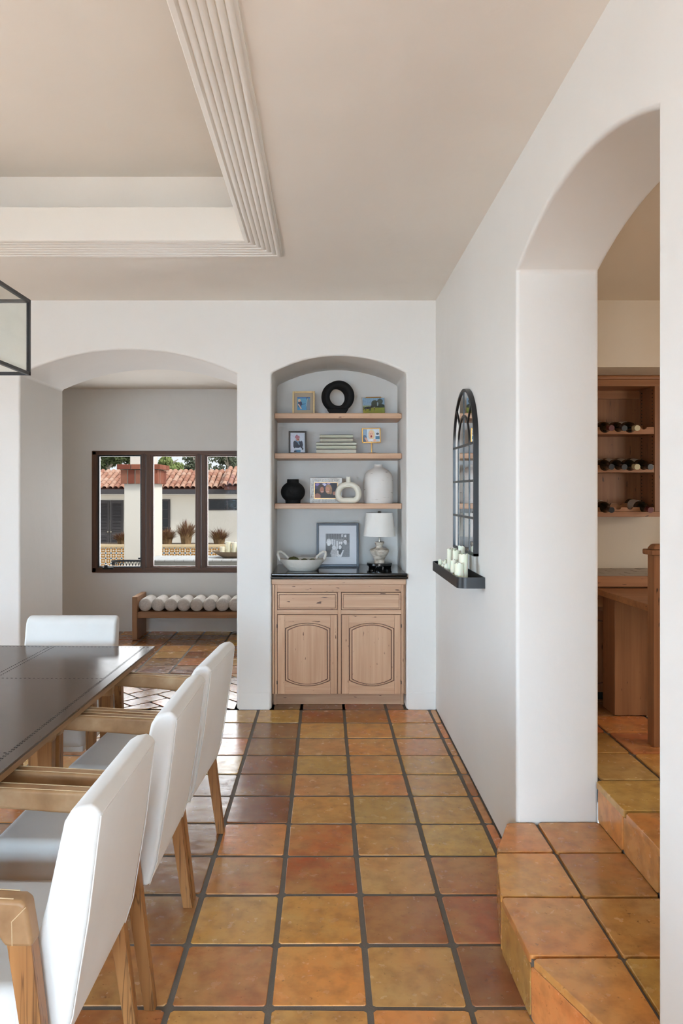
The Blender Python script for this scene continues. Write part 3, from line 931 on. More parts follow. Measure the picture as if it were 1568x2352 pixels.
# -- clear frame with horses in a field
def pic3(w, h):
    def f(t, at):
        paint_print('photo_print', w, h, 60, 40, lambda u, v: (128 + 30 * (1 - v), 160 + 10 * (1 - v), 186) if v > 0.42 else (150 - 20 * u, 138, 34), [
            ('r', 0, 1, 0.36, 0.5, (58, 70, 46)), ('r', 0, 0.35, 0.42, 0.5, (140, 150, 110)), ('e', 0.56, 0.62, 0.17, 0.24, (38, 50, 38)), ('e', 0.8, 0.78, 0.13, 0.18, (52, 66, 56)), ('e', 0.75, 0.5, 0.25, 0.12, (34, 44, 34)),
            ('r', 0.66, 0.71, 0.5, 0.7, (150, 170, 180)), ('e', 0.24, 0.36, 0.16, 0.075, (22, 20, 20)), ('l', 0.36, 0.38, 0.44, 0.5, 0.04, (22, 20, 20)), ('e', 0.46, 0.5, 0.06, 0.035, (22, 20, 20)),
            ('l', 0.12, 0.34, 0.02, 0.27, 0.025, (22, 20, 20)), ('r', 0.11, 0.14, 0.16, 0.33, (26, 22, 20)), ('r', 0.28, 0.3, 0.17, 0.33, (26, 22, 20)), ('r', 0.33, 0.355, 0.17, 0.33, (26, 22, 20)), ('r', 0.51, 0.535, 0.2, 0.36, (90, 48, 34)), ('e', 0.525, 0.39, 0.018, 0.03, (220, 190, 170))], t, at, noise=0.12)
    return f
x0, x1 = PX(832.5, YI), PX(886, YI)
w3, h3 = x1 - x0, PZ(912, YI) - ZS[0]
t = thing('clear_photo_holder', 'clear holder with brass clips and a photo of horses in a field', 'picture frame', (0, 0, 0))
MB().box(-w3 / 2, w3 / 2, 0.0, 0.004, 0.008, h3).build('acrylic_sheet', 'frame_acrylic', t)
pic3(w3 * 0.95, h3 * 0.88)(t, (0, 0.0055, 0.012))
MB().box(-w3 / 2 - 0.002, w3 / 2, -0.004, 0.012, 0.004, 0.011).build('brass_rail', 'brass', t, bevel=0.001)
MB().box(-w3 * 0.33, w3 * 0.33, -0.003, 0.010, h3 - 0.002, h3 + 0.004).build('brass_clip', 'brass', t, bevel=0.001)
MB().box(-w3 * 0.4, w3 * 0.4, 0.006, 0.01, 0.01, h3).build('backing', 'mat_board_taupe', t)
for sx in (-1, 1):
    MB().lathe([(0.004, 0), (0.005, 0.004)], (sx * w3 * 0.38, 0.004, 0.0), 10).build('foot', 'brass', t)
t.location = ((x0 + x1) / 2, YI, ZS[0])
t.rotation_euler = (-0.12, math.radians(-1.4), 0.12)
# -- dark frame with a child in the snow
def pic2(t, at):
    paint_print('photo_print', 0.105, 0.146, 40, 56, lambda u, v: (206 - 10 * u, 208, 222), [
        ('l', 0.0, 0.9, 0.5, 0.7, 0.01, (180, 182, 200)), ('e', 0.5, 0.42, 0.3, 0.2, (38, 40, 58)), ('e', 0.28, 0.4, 0.1, 0.2, (38, 40, 58)), ('e', 0.78, 0.4, 0.1, 0.2, (34, 36, 52)), ('e', 0.86, 0.18, 0.06, 0.06, (40, 40, 48)),
        ('r', 0.28, 0.7, 0.0, 0.12, (70, 118, 150)), ('r', 0.25, 0.4, 0.0, 0.08, (40, 46, 60)), ('e', 0.5, 0.62, 0.15, 0.1, (110, 140, 170)), ('e', 0.52, 0.68, 0.13, 0.1, (196, 146, 128)), ('e', 0.54, 0.66, 0.05, 0.035, (110, 40, 40)),
        ('e', 0.48, 0.79, 0.18, 0.085, (168, 108, 122)), ('e', 0.45, 0.88, 0.06, 0.035, (150, 96, 116)), ('l', 0.5, 0.55, 0.62, 0.4, 0.03, (120, 150, 178))], t, at)
x0, x1 = PX(663, YI), PX(704, YI)
picture_frame('dark_photo_frame', 'dark brown frame with a child in a pink hat in snow', x1 - x0, PZ(989.5, YI) - ZS[1], 0.0125, 0.016, 'dark_frame', ((x0 + x1) / 2, YI, ZS[1]), tilt=0.08, yaw=0.1, board='mat_board', ph=0.146, pic=pic2)
# -- gold frame on a pedestal
t = thing('pedestal_photo_frame', 'small gold frame on a brass pedestal with a laughing blond child', 'picture frame', (0, 0, 0))
x0, x1 = PX(832, YI), PX(875.5, YI)
w4, z4a, z4b = x1 - x0, PZ(1017, YI) - ZS[1], PZ(983, YI) - ZS[1]
MB().lathe([(0.0, 0), (0.036, 0), (0.037, 0.004), (0.03, 0.008), (0.006, 0.010), (0.0, 0.01)], (0, 0.005, 0), 24).build('base', 'brass', t)
MB().lathe([(0.0045, 0.008), (0.0045, z4a + 0.01)], (0, 0.006, 0), 12).build('stem', 'brass', t)
for b in ((-w4 / 2, -w4 / 2 + 0.008, 0, 0.012, z4a, z4b), (w4 / 2 - 0.008, w4 / 2, 0, 0.012, z4a, z4b), (-w4 / 2, w4 / 2, 0, 0.012, z4b - 0.008, z4b), (-w4 / 2, w4 / 2, 0, 0.012, z4a, z4a + 0.008)):
    MB().box(*b).build('frame_bar', 'brass', t, bevel=0.001)
MB().box(-w4 / 2 + 0.002, w4 / 2 - 0.002, 0.007, 0.0115, z4a + 0.002, z4b - 0.002).build('backing', 'mat_board', t)
paint_print('photo_print', w4 - 0.016, z4b - z4a - 0.016, 50, 36, lambda u, v: (214, 224, 234), [
    ('r', 0, 0.25, 0, 1, (150, 176, 200)), ('e', 0.1, 0.25, 0.12, 0.3, (90, 110, 140)), ('l', 0.15, 0.3, 0.25, 0.05, 0.06, (214, 168, 146)), ('r', 0.75, 1, 0.2, 0.42, (92, 140, 170)), ('e', 0.88, 0.62, 0.1, 0.08, (70, 80, 90)),
    ('e', 0.52, 0.55, 0.2, 0.42, (226, 204, 160)), ('e', 0.5, 0.55, 0.14, 0.3, (236, 190, 164)), ('e', 0.5, 0.42, 0.05, 0.09, (150, 50, 50)), ('e', 0.45, 0.62, 0.02, 0.03, (70, 50, 46)), ('e', 0.55, 0.62, 0.02, 0.03, (70, 50, 46)), ('e', 0.52, 0.08, 0.22, 0.16, (236, 236, 240)), ('e', 0.7, 0.12, 0.09, 0.1, (230, 180, 156))], t, (0, 0.006, z4a + 0.008))
t.location = ((x0 + x1) / 2, YI, ZS[1])
t.rotation_euler = (0, math.radians(-1.6), 0.1)
# -- carved white frame with two women
x0, x1 = PX(711, YI), PX(785.5, YI)
w5, h5 = x1 - x0, PZ(1097.5, YI) - ZS[2]
def pic5(t, at):
    paint_print('photo_print', w5 * 0.69, h5 * 0.60, 60, 42, lambda u, v: (44, 30, 30) if v < 0.6 else (70 - 30 * u, 54, 96), [
        ('e', 0.12, 0.9, 0.1, 0.09, (150, 130, 200)), ('e', 0.42, 0.9, 0.1, 0.08, (210, 205, 235)), ('e', 0.62, 0.97, 0.08, 0.05, (170, 150, 190)), ('r', 0.75, 1, 0.45, 1, (40, 38, 48)),
        ('e', 0.28, 0.62, 0.17, 0.32, (62, 40, 32)), ('e', 0.5, 0.2, 0.5, 0.28, (46, 34, 30)), ('e', 0.12, 0.12, 0.14, 0.2, (168, 110, 88)), ('e', 0.32, 0.55, 0.095, 0.2, (178, 116, 92)), ('l', 0.28, 0.42, 0.38, 0.42, 0.015, (230, 210, 200)),
        ('e', 0.62, 0.6, 0.15, 0.32, (176, 132, 92)), ('e', 0.58, 0.55, 0.095, 0.2, (204, 146, 118)), ('l', 0.54, 0.42, 0.63, 0.43, 0.015, (240, 226, 216)), ('e', 0.88, 0.32, 0.07, 0.12, (190, 130, 104)), ('e', 0.72, 0.45, 0.06, 0.2, (160, 116, 80))], t, at)
t = picture_frame('carved_photo_frame', 'white carved frame with a photo of two smiling women', w5, h5, 0.036, 0.018, 'carved_white', ((x0 + x1) / 2, YI + 0.06, ZS[2]), tilt=0.05, board='mat_board', ph=h5 * 0.60, pic=pic5)
for b in ((-w5 / 2 + 0.034, w5 / 2 - 0.034, -0.002, 0.01, 0.034, 0.037), (-w5 / 2 + 0.034, w5 / 2 - 0.034, -0.002, 0.01, h5 - 0.037, h5 - 0.034), (-w5 / 2 + 0.034, -w5 / 2 + 0.037, -0.002, 0.01, 0.034, h5 - 0.034), (w5 / 2 - 0.037, w5 / 2 - 0.034, -0.002, 0.01, 0.034, h5 - 0.034)):
    mb = MB().box(*b)
    o = mb.build('gold_fillet', 'brass')
    o.parent, o.matrix_parent_inverse = t, Matrix()
cv = MB()
rr = random.Random(4)
spots = [(x * 0.0245, z) for x in range(-4, 5) for z in (0.018, h5 - 0.018)] + [(sx * (w5 / 2 - 0.018), 0.045 + q * 0.024) for sx in (-1, 1) for q in range(int((h5 - 0.08) / 0.024) + 1)]
for px_, pz_ in spots:
    for q in range(4):
        a = q * math.pi / 2 + rr.uniform(0, 1.5)
        d = Vector((math.cos(a), 0, math.sin(a)))
        n_ = Vector((-d.z, 0, d.x))
        c0 = Vector((px_, -0.0005, pz_))
        cv.add([c0, c0 + d * 0.007 + n_ * 0.004 + Vector((0, -0.0005, 0)), c0 + d * 0.014, c0 + d * 0.007 - n_ * 0.004, c0 + d * 0.007 + Vector((0, -0.0045, 0))],
               [(0, 1, 4), (1, 2, 4), (2, 3, 4), (3, 0, 4)])
o = cv.build('carving', 'carved_white', smooth=False, loc=(0, 0, 0))
o.parent, o['kind'] = t, 'stuff'
# -- slate frame with black and white family
YP = 5.74
x0, x1 = PX(726.5, YP), PX(824, YP)
w6, h6 = x1 - x0, PZ(1201.5, YP) - ZK
def pic6(t, at):
    G = lambda k: (k, k, k + 2)
    paint_print('photo_print', w6 * 0.565, w6 * 0.55, 64, 62, lambda u, v: G(112 + 14 * math.sin(u * 60)) if v > 0.72 else G(104), [
        ('r', 0.2, 0.75, 0.3, 0.76, G(150)), ('r', 0.24, 0.3, 0.3, 0.76, G(222)), ('r', 0.33, 0.4, 0.3, 0.74, G(210)), ('r', 0.44, 0.5, 0.3, 0.68, G(226)), ('r', 0.55, 0.61, 0.3, 0.66, G(220)), ('r', 0.64, 0.7, 0.3, 0.65, G(226)), ('r', 0.66, 0.71, 0.86, 0.98, G(225)), ('e', 0.82, 0.9, 0.04, 0.06, G(225)),
        ('e', 0.1, 0.3, 0.22, 0.34, G(96)), ('e', 0.86, 0.3, 0.26, 0.34, G(122)), ('e', 0.13, 0.63, 0.1, 0.16, G(216)), ('e', 0.14, 0.6, 0.065, 0.11, G(236)), ('e', 0.82, 0.68, 0.085, 0.09, G(70)), ('e', 0.815, 0.65, 0.07, 0.09, G(226)), ('e', 0.84, 0.56, 0.05, 0.03, G(205)),
        ('e', 0.35, 0.16, 0.15, 0.2, G(190)), ('e', 0.35, 0.4, 0.085, 0.09, G(222)), ('r', 0.24, 0.44, 0.0, 0.14, G(205)), ('e', 0.61, 0.42, 0.085, 0.13, G(84)), ('e', 0.6, 0.25, 0.13, 0.14, G(66)), ('e', 0.6, 0.42, 0.065, 0.095, G(228)), ('l', 0.5, 0.25, 0.52, 0.1, 0.03, G(228)), ('l', 0.73, 0.27, 0.66, 0.1, 0.028, G(232)), ('e', 0.57, 0.05, 0.12, 0.06, G(220))], t, at, noise=0.1)
picture_frame('family_photo_frame', 'slate grey frame with white mount and black and white family photo', w6, h6, 0.018, 0.02, 'slate_frame', ((x0 + x1) / 2, YP, ZK), tilt=0.07, board='mat_board', ph=w6 * 0.55, pic=pic6, poff=-0.004)

# ================================================================== SHELF ORNAMENTS
# black ring sculpture: two overlapping flattened rings on a cut foot
cxr, zc_ = PX(775, YI), ZS[0]
hr = PZ(876, YI) - ZS[0]
t = thing('ring_sculpture', 'black overlapping ring sculpture on the top shelf', 'sculpture', (cxr, YI, ZS[0]))
def ring(cx, cz, R, r, dy, a0, a1, n=56):
    pts, rad = [], []
    for k in range(n):
        a = a0 + (a1 - a0) * k / n
        pts.append((cx + R * math.cos(a), YI + dy + 0.016 * math.sin(a + 2.4), max(ZS[0] + r * 0.82, cz + R * math.sin(a))))
        rad.append(r * (1 + 0.16 * math.sin(a * 1.0 + 0.6)))
    return MB().tube(pts, rad, 14, closed=True)
ring(cxr + 0.008, ZS[0] + hr * 0.535, 0.091, 0.0265, -0.008, 0, 2 * math.pi).build('front_loop', 'black_ceramic', t)
ring(cxr - 0.009, ZS[0] + hr * 0.515, 0.091, 0.0265, 0.012, 0, 2 * math.pi).build('rear_loop', 'black_ceramic', t)
MB().frustum((cxr, YI, ZS[0]), 0.115, 0.05, (cxr, YI, ZS[0] + 0.045), 0.17, 0.055).build('foot', 'black_ceramic', t, bevel=0.012, seg=3)
# books
def book(x0, x1, z0, z1, y0, depth, rgb, label):
    t = thing('book', label, 'book', ((x0 + x1) / 2, y0 + depth / 2, z0), 'stacked linen books')
    cov = MB().box(x0, x1, y0, y0 + 0.004, z0, z1).box(x0, x1, y0, y0 + depth, z0, z0 + 0.003).box(x0, x1, y0, y0 + depth, z1 - 0.003, z1)
    cov.build('cover', 'book_linen', t, color=lin(rgb), smooth=False)
    MB().box(x0 + 0.004, x1 - 0.004, y0 + 0.004, y0 + depth - 0.004, z0 + 0.003, z1 - 0.003).build('pages', 'book_page', t, smooth=False)
    MB().box(x0 + 0.01, x0 + 0.013, y0 - 0.0008, y0 + 0.001, z0 + 0.001, z1 - 0.001).build('spine_band', 'book_page', t, smooth=False)
YBK = 5.6
bz = [PZ(y, YBK) for y in (1041, 1031.5, 1022, 1014.5, 1007.5, 1003, 997)]
bz[0] = ZS[1]
bz = [ZS[1], ZS[1] + 0.033, ZS[1] + 0.062, ZS[1] + 0.086]
bl0, bl1 = PX(726, YBK), PX(818, YBK)
book(bl0, bl1, bz[0], bz[1], YBK, 0.2, (214, 210, 196), 'pale linen book at the bottom of the shelf stack')
book(bl0 + 0.001, bl1 - 0.001, bz[1], bz[2], YBK + 0.002, 0.2, (200, 204, 184), 'greenish linen book, second from the bottom of the stack')
book(bl0, bl1 - 0.001, bz[2], bz[3], YBK + 0.001, 0.2, (206, 204, 188), 'wide pale linen book just under the two shorter books')
bs0, bs1 = PX(734, YBK), PX(810.5, YBK)
book(bs0, bs1 - 0.001, bz[3], bz[3] + 0.031, YBK + 0.006, 0.18, (190, 186, 168), 'short grey linen book under the topmost book')
book(bs0, bs1, bz[3] + 0.031, bz[3] + 0.056, YBK + 0.005, 0.18, (196, 198, 176), 'short greenish linen book on top of the stack')
# black ribbed round vase
xv = PX(672.5, YI)
Rv = PX(700, YI) - xv
Hv = PZ(1101, YI) - ZS[2]
t = thing('black_vase', 'round matt black ribbed vase with a short neck', 'vase', (xv, YI, ZS[2]))
pr = [(0.0, 0.0), (Rv * 0.62, 0.0), (Rv * 0.63, Hv * 0.1)]
for k in range(15):
    a = math.radians(-50 + 110 * k / 14)
    pr.append((Rv * math.cos(a), Hv * 0.47 + Hv * 0.44 * math.sin(a)))
body = MB()
n = 72
m = len(pr)
vs = []
for q in range(n):
    a = 2 * math.pi * q / n
    for j, (r_, z_) in enumerate(pr):
        rr_ = r_ * (1.0 + (0.012 if q % 2 else -0.008) * (1 if j > 2 else 0))
        vs.append((xv + rr_ * math.cos(a), YI + rr_ * math.sin(a), ZS[2] + z_))
fs = [(q * m + j, ((q + 1) % n) * m + j, ((q + 1) % n) * m + j + 1, q * m + j + 1) for q in range(n) for j in range(m - 1)]
body.add(vs, fs).build('body', 'black_ceramic', t)
MB().lathe([(Rv * 0.50, Hv * 0.84), (Rv * 0.48, Hv), (Rv * 0.42, Hv), (Rv * 0.42, Hv * 0.86)], (xv, YI, ZS[2]), 36).build('neck', 'black_ceramic', t)
# cream donut vase (D-shaped loop with a spout)
YD = 5.6
xd = PX(799.5, YD)
Wd = (PX(831, YD) - PX(770, YD)) / 2
Hd = PZ(1112, YD) - ZS[2]
t = thing('donut_vase', 'cream donut shaped vase in front of the carved frame', 'vase', (xd, YD, ZS[2]))
pts = []
r_ = 0.0225
for k in range(48):
    a = math.radians(-90 + 360 * k / 48)
    ca, sa = math.cos(a), math.sin(a)
    e = 0.80
    x = (Wd - r_) * math.copysign(abs(ca) ** e, ca)
    z = math.copysign(abs(sa) ** e, sa)
    zz = (Hd / 2 - 0.004) * z if z > 0 else (Hd / 2 - r_) * max(z * 1.12, -1)
    if z > 0:
        x *= 1 - 0.10 * z
    pts.append((xd + x, YD, ZS[2] + Hd / 2 + zz))
MB().tube(pts, r_, 14, closed=True, sx=1.2).build('loop', 'cream_ceramic', t)
zt0 = ZS[2] + Hd - 0.012
MB().lathe([(0.036, -0.012), (0.028, 0.006), (0.0175, 0.024), (0.0165, PZ(1095, YD) - zt0), (0.012, PZ(1095, YD) - zt0), (0.011, 0.02)], (xd, YD, zt0), 24).build('spout', 'cream_ceramic', t)
# tall bottle vase
xb = PX(868.5, YI + 0.04)
Rb = PX(902, YI + 0.04) - xb
Hb = PZ(1067, YI + 0.04) - ZS[2]
tag(MB().lathe([(0.0, 0.0), (Rb * 0.95, 0.0), (Rb, 0.02), (Rb * 1.0, Hb * 0.5), (Rb * 0.98, Hb * 0.66), (Rb * 0.9, Hb * 0.76), (Rb * 0.72, Hb * 0.84), (Rb * 0.42, Hb * 0.905), (Rb * 0.30, Hb * 0.935), (Rb * 0.27, Hb * 0.97), (Rb * 0.285, Hb), (Rb * 0.22, Hb), (Rb * 0.2, Hb * 0.93)], (xb, YI + 0.04, ZS[2]), 48).build('bottle_vase', 'ceramic_streaked', angle=60),
    'tall chalky white bottle vase with a short neck', 'vase')

# bowl with looped handles and moss
YW = 5.46
xw = PX(693, YW)
t = thing('handled_bowl', 'oval stoneware bowl with twisted loop handles on the counter', 'bowl', (xw, YW, ZK))
a_, b_ = PX(747, YW) - xw, 0.115
hb = PZ(1283, YW) - ZK
MB().lathe([(0.0, 0.0), (0.55, 0.0), (0.62, 0.004), (0.78, hb * 0.4), (0.93, hb * 0.78), (1.0, hb), (0.965, hb + 0.001), (0.9, hb * 0.8), (0.6, hb * 0.35), (0.0, hb * 0.3)], (xw, YW, ZK), 56, a_, b_).build('bowl', 'stoneware', t, angle=60)
for sx in (-1, 1):
    for dy in (-1, 1):
        pass
    P0 = Vector((xw + sx * a_ * 0.60, YW + 0.045, ZK + hb * 0.97))
    P1 = Vector((xw + sx * 0.200, YW + 0.01, ZK + hb + 0.085))
    P2 = Vector((xw + sx * a_ * 0.90, YW - 0.035, ZK + hb * 0.90))
    pts, rad = [], []
    for k in range(21):
        q = k / 20
        c1, c2 = P0 + Vector((sx * 0.035, 0, 0.055)), P1 + Vector((sx * 0.004, 0, 0.0))
        c3 = P2 + Vector((sx * 0.02, 0, 0.02))
        pts.append(P0 * (1 - q) ** 4 + c1 * 4 * q * (1 - q) ** 3 + c2 * 6 * q * q * (1 - q) ** 2 + c3 * 4 * q ** 3 * (1 - q) + P2 * q ** 4)
        rad.append(0.0095 + 0.0018 * math.sin(k * 1.9))
    MB().tube(pts, rad, 10).build('handle', 'stoneware', t)
for i, (dx, dy, r_, lb) in enumerate(((-0.062, 0.0, 0.046, 'largest green moss ball, left in the oval bowl'), (0.018, 0.015, 0.036, 'green moss ball in the middle of the oval bowl'), (0.078, 0.01, 0.036, 'green moss ball nearest the framed family photo'))):
    bm = bmesh.new()
    bmesh.ops.create_icosphere(bm, subdivisions=4, radius=1.0)
    rr = random.Random(i)
    for v in bm.verts:
        v.co *= r_ * (1 + rr.uniform(-0.06, 0.06))
        v.co.z *= 0.8
    me = bpy.data.meshes.new('moss_ball')
    bm.to_mesh(me)
    bm.free()
    me.materials.append(M['moss'])
    o = bpy.data.objects.new('moss_ball', me)
    COL.objects.link(o)
    o.location = (xw + dx, YW + dy, ZK + hb * 0.33 + r_ * 0.78)
    tag(o, lb, 'moss ball', 'moss balls in the bowl')

# lamp on a black riser
YLm = 5.62
xl = PX(871, YLm)
ZRi = PZ(1292, YLm)
t = thing('riser', 'round black footed riser under the table lamp', 'riser', (xl, YLm, ZK))
Rr = PX(900, YLm) - xl
MB().lathe([(0.0, ZRi - ZK - 0.022), (Rr * 0.95, ZRi - ZK - 0.022), (Rr, ZRi - ZK - 0.018), (Rr, ZRi - ZK - 0.004), (Rr * 0.96, ZRi - ZK), (0.0, ZRi - ZK)], (xl, YLm, ZK), 40).build('top_disc', 'black_gloss', t)
for q in range(3):
    a = math.radians(-90 + q * 120 - 10)
    MB().lathe([(0.0, 0.0), (0.026, 0.0), (0.03, 0.006), (0.03, ZRi - ZK - 0.021), (0, ZRi - ZK - 0.021)], (xl + Rr * 0.68 * math.cos(a), YLm + Rr * 0.68 * math.sin(a), ZK), 20).build('foot', 'black_gloss', t)
t = thing('table_lamp', 'small turned stone lamp with a white drum shade', 'lamp', (xl, YLm, ZRi))
def lz(y): return PZ(y, YLm) - ZRi
def lr(px): return px / F * YLm
MB().lathe([(0.0, 0.0), (lr(12), 0.0), (lr(12), 0.008), (lr(11), lz(1286)), (lr(15), lz(1278)), (lr(20.5), lz(1270)), (lr(22), lz(1266)), (lr(21.5), lz(1262)), (lr(17), lz(1259.5)), (lr(8.5), lz(1258)), (lr(7), lz(1254)), (lr(9.5), lz(1249)), (lr(11), lz(1246.5)), (lr(11), lz(1244.5)), (0.0, lz(1244.3))], (xl, YLm, ZRi), 40).build('base', 'lamp_stone', t)
MB().lathe([(lr(2.2), lz(1245)), (lr(2.2), lz(1238)), (lr(1.6), lz(1236)), (lr(1.6), lz(1190))], (xl, YLm, ZRi), 16).build('neck', 'nickel', t)
MB().lathe([(lr(37), lz(1231)), (lr(30.5), lz(1177.5)), (lr(30), lz(1177.5)), (lr(36.5), lz(1231))], (xl, YLm, ZRi), 56).build('shade', 'lamp_shade', t)
MB().tube([(xl - lr(30), YLm, ZRi + lz(1180)), (xl + lr(30), YLm, ZRi + lz(1180))], 0.0018, 6).build('spider', 'nickel', t)
MB().lathe([(0.0, lz(1180)), (lr(2), lz(1179)), (lr(4.4), lz(1176.5)), (lr(3), lz(1174.5)), (0.0, lz(1174))], (xl, YLm, ZRi), 16).build('finial', 'nickel', t)

# ================================================================== MIRROR AND CANDLE LEDGE
XM = XR
Ym0, Ym1, Zm0 = 3.81, 4.43, 1.218
Ymc, Rm = (Ym0 + Ym1) / 2, (Ym1 - Ym0) / 2
Zsp = 1.806
mi = thing('arched_mirror', 'black arched window style mirror on the right wall', 'mirror', (XM - 0.012, Ymc, Zm0))
def arch_path(y0, y1, zb, zs, n=32, x=XM):
    yc, R = (y0 + y1) / 2, (y1 - y0) / 2
    return [(y0, zb), (y0, zs)] + [(yc - R * math.cos(math.pi * k / n), zs + R * math.sin(math.pi * k / n)) for k in range(1, n)] + [(y1, zs), (y1, zb)]
fwd, fd = 0.014, 0.026
op, ip = arch_path(Ym0, Ym1, Zm0, Zsp), arch_path(Ym0 + fwd, Ym1 - fwd, Zm0, Zsp)
vs, fs = [], []
m = len(op)
for x in (XM - 0.0005, XM - fd):
    vs += [(x, y, z) for y, z in op] + [(x, y, z) for y, z in ip]
for k in range(m - 1):
    fs += [(k, k + 1, 2 * m + k + 1, 2 * m + k), (m + k, m + k + 1, 3 * m + k + 1, 3 * m + k), (2 * m + k, 2 * m + k + 1, 3 * m + k + 1, 3 * m + k), (k, k + 1, m + k + 1, m + k)]
fs += [(0, m, 3 * m, 2 * m), (m - 1, 2 * m - 1, 4 * m - 1, 3 * m - 1)]
MB().add(vs, fs).build('frame', 'mirror_metal', mi)
MB().box(XM - fd, XM - 0.0005, Ym0, Ym1, Zm0, Zm0 + fwd).build('bottom_rail', 'mirror_metal', mi)
MB().prism(ip, XM - fd + 0.007, XM - 0.003, 'x').build('mirror_glass', 'mirror_glass', mi, smooth=False)
bx0, bx1 = XM - fd + 0.0025, XM - fd + 0.0068
bw2 = 0.006
for z in (1.803, 1.606, 1.412):
    MB().box(bx0, bx1, Ym0 + fwd, Ym1 - fwd, z - bw2, z + bw2).build('horizontal_bar', 'mirror_metal', mi)
ri = Rm * 0.52
for yy, zt_ in ((Ymc, Zsp + Rm - fwd), (Ymc - ri, Zsp), (Ymc + ri, Zsp)):
    MB().box(bx0 + 0.001, bx1, yy - bw2, yy + bw2, Zm0 + fwd, zt_).build('vertical_bar', 'mirror_metal', mi)
ia = arch_path(Ymc - ri - bw2, Ymc + ri + bw2, Zsp, Zsp)[1:-1]
ib = arch_path(Ymc - ri + bw2, Ymc + ri - bw2, Zsp, Zsp)[1:-1]
vs, fs = [], []
m = len(ia)
for x in (bx1, bx0):
    vs += [(x, y, z) for y, z in ia] + [(x, y, z) for y, z in ib]
for k in range(m - 1):
    fs += [(k, k + 1, 2 * m + k + 1, 2 * m + k), (m + k, m + k + 1, 3 * m + k + 1, 3 * m + k), (2 * m + k, 2 * m + k + 1, 3 * m + k + 1, 3 * m + k)]
MB().add(vs, fs).build('inner_arch', 'mirror_metal', mi)
for sgn in (-1, 1):
    d = Vector((0, sgn * math.sqrt(0.5), math.sqrt(0.5)))
    nrm = Vector((0, -d.z * sgn, d.y * sgn)) * bw2
    c_ = Vector((0, Ymc, Zsp))
    a, b = c_ + d * ri, c_ + d * (Rm - fwd)
    MB().prism([((a + nrm).y, (a + nrm).z), ((b + nrm).y, (b + nrm).z), ((b - nrm).y, (b - nrm).z), ((a - nrm).y, (a - nrm).z)], bx0, bx1, 'x').build('diagonal_bar', 'mirror_metal', mi)

# ledge: rounded tray on the wall
ly0, ly1, lx0, lz0, lz1 = 3.655, 4.545, 0.652, 1.073, 1.127
def ledge_poly(off):
    pl = []
    r_ = 0.045 - off
    x0, y0, y1 = lx0 + off, ly0 + off, ly1 - off
    for cy_, a0 in ((y1 - r_, 90), (y0 + r_, 180)):
        for k in range(9):
            a = math.radians(a0 + 90 * k / 8)
            pl.append((x0 + r_ + r_ * math.cos(a), cy_ + r_ * math.sin(a)))
    return [(XM - 0.0005, y1)] + pl + [(XM - 0.0005, y0)]
lg = thing('wall_ledge', 'black metal tray ledge with rounded corners below the mirror', 'shelf', (0.72, 4.1, lz0))
po, pi_ = ledge_poly(0.0), ledge_poly(0.004)
vs, fs = [], []
m = len(po)
for z in (lz0, lz1):
    vs += [(x, y, z) for x, y in po] + [(x, y, z) for x, y in pi_]
for k in range(m - 1):
    fs += [(k, k + 1, 2 * m + k + 1, 2 * m + k), (m + k, m + k + 1, 3 * m + k + 1, 3 * m + k), (2 * m + k, 2 * m + k + 1, 3 * m + k + 1, 3 * m + k), (k, k + 1, m + k + 1, m + k)]
MB().add(vs, fs).build('rim', 'black_metal', lg)
MB().prism(pi_, lz0 + 0.001, lz0 + 0.006, 'z').build('base_plate', 'black_metal', lg)
MB().box(XM - 0.004, XM - 0.0005, ly0 + 0.002, ly1 - 0.002, lz0, lz1).build('back_rim', 'black_metal', lg)
# candles: (image x, top y, depth Y, radius)
zc0 = lz0 + 0.006
CAND = [(1046.5, 1293, 3.79, 0.0235, 'short pillar candle at the near front of the ledge'),
        (1063.5, 1272, 3.83, 0.0235, 'tall pillar candle nearest the viewer on the ledge'),
        (1035.5, 1286, 3.92, 0.020, 'medium pillar candle behind the short front one'),
        (1048, 1264, 3.99, 0.021, 'tall pillar candle second from the near end'),
        (1060, 1257, 4.02, 0.019, 'tall broken-topped candle against the mirror'),
        (1032.5, 1261, 4.10, 0.015, 'tall slim candle in the middle of the ledge'),
        (1041, 1259, 4.11, 0.017, 'tall candle leaning in the middle of the ledge'),
        (1023, 1294, 4.12, 0.014, 'small white candle along the ledge rim'),
        (1022, 1286, 4.25, 0.017, 'low candle with a melted rim toward the far end'),
        (1015, 1296, 4.22, 0.013, 'smallest candle at the ledge rim'),
        (1012, 1289, 4.34, 0.017, 'low candle with a curled rim farthest from the viewer')]
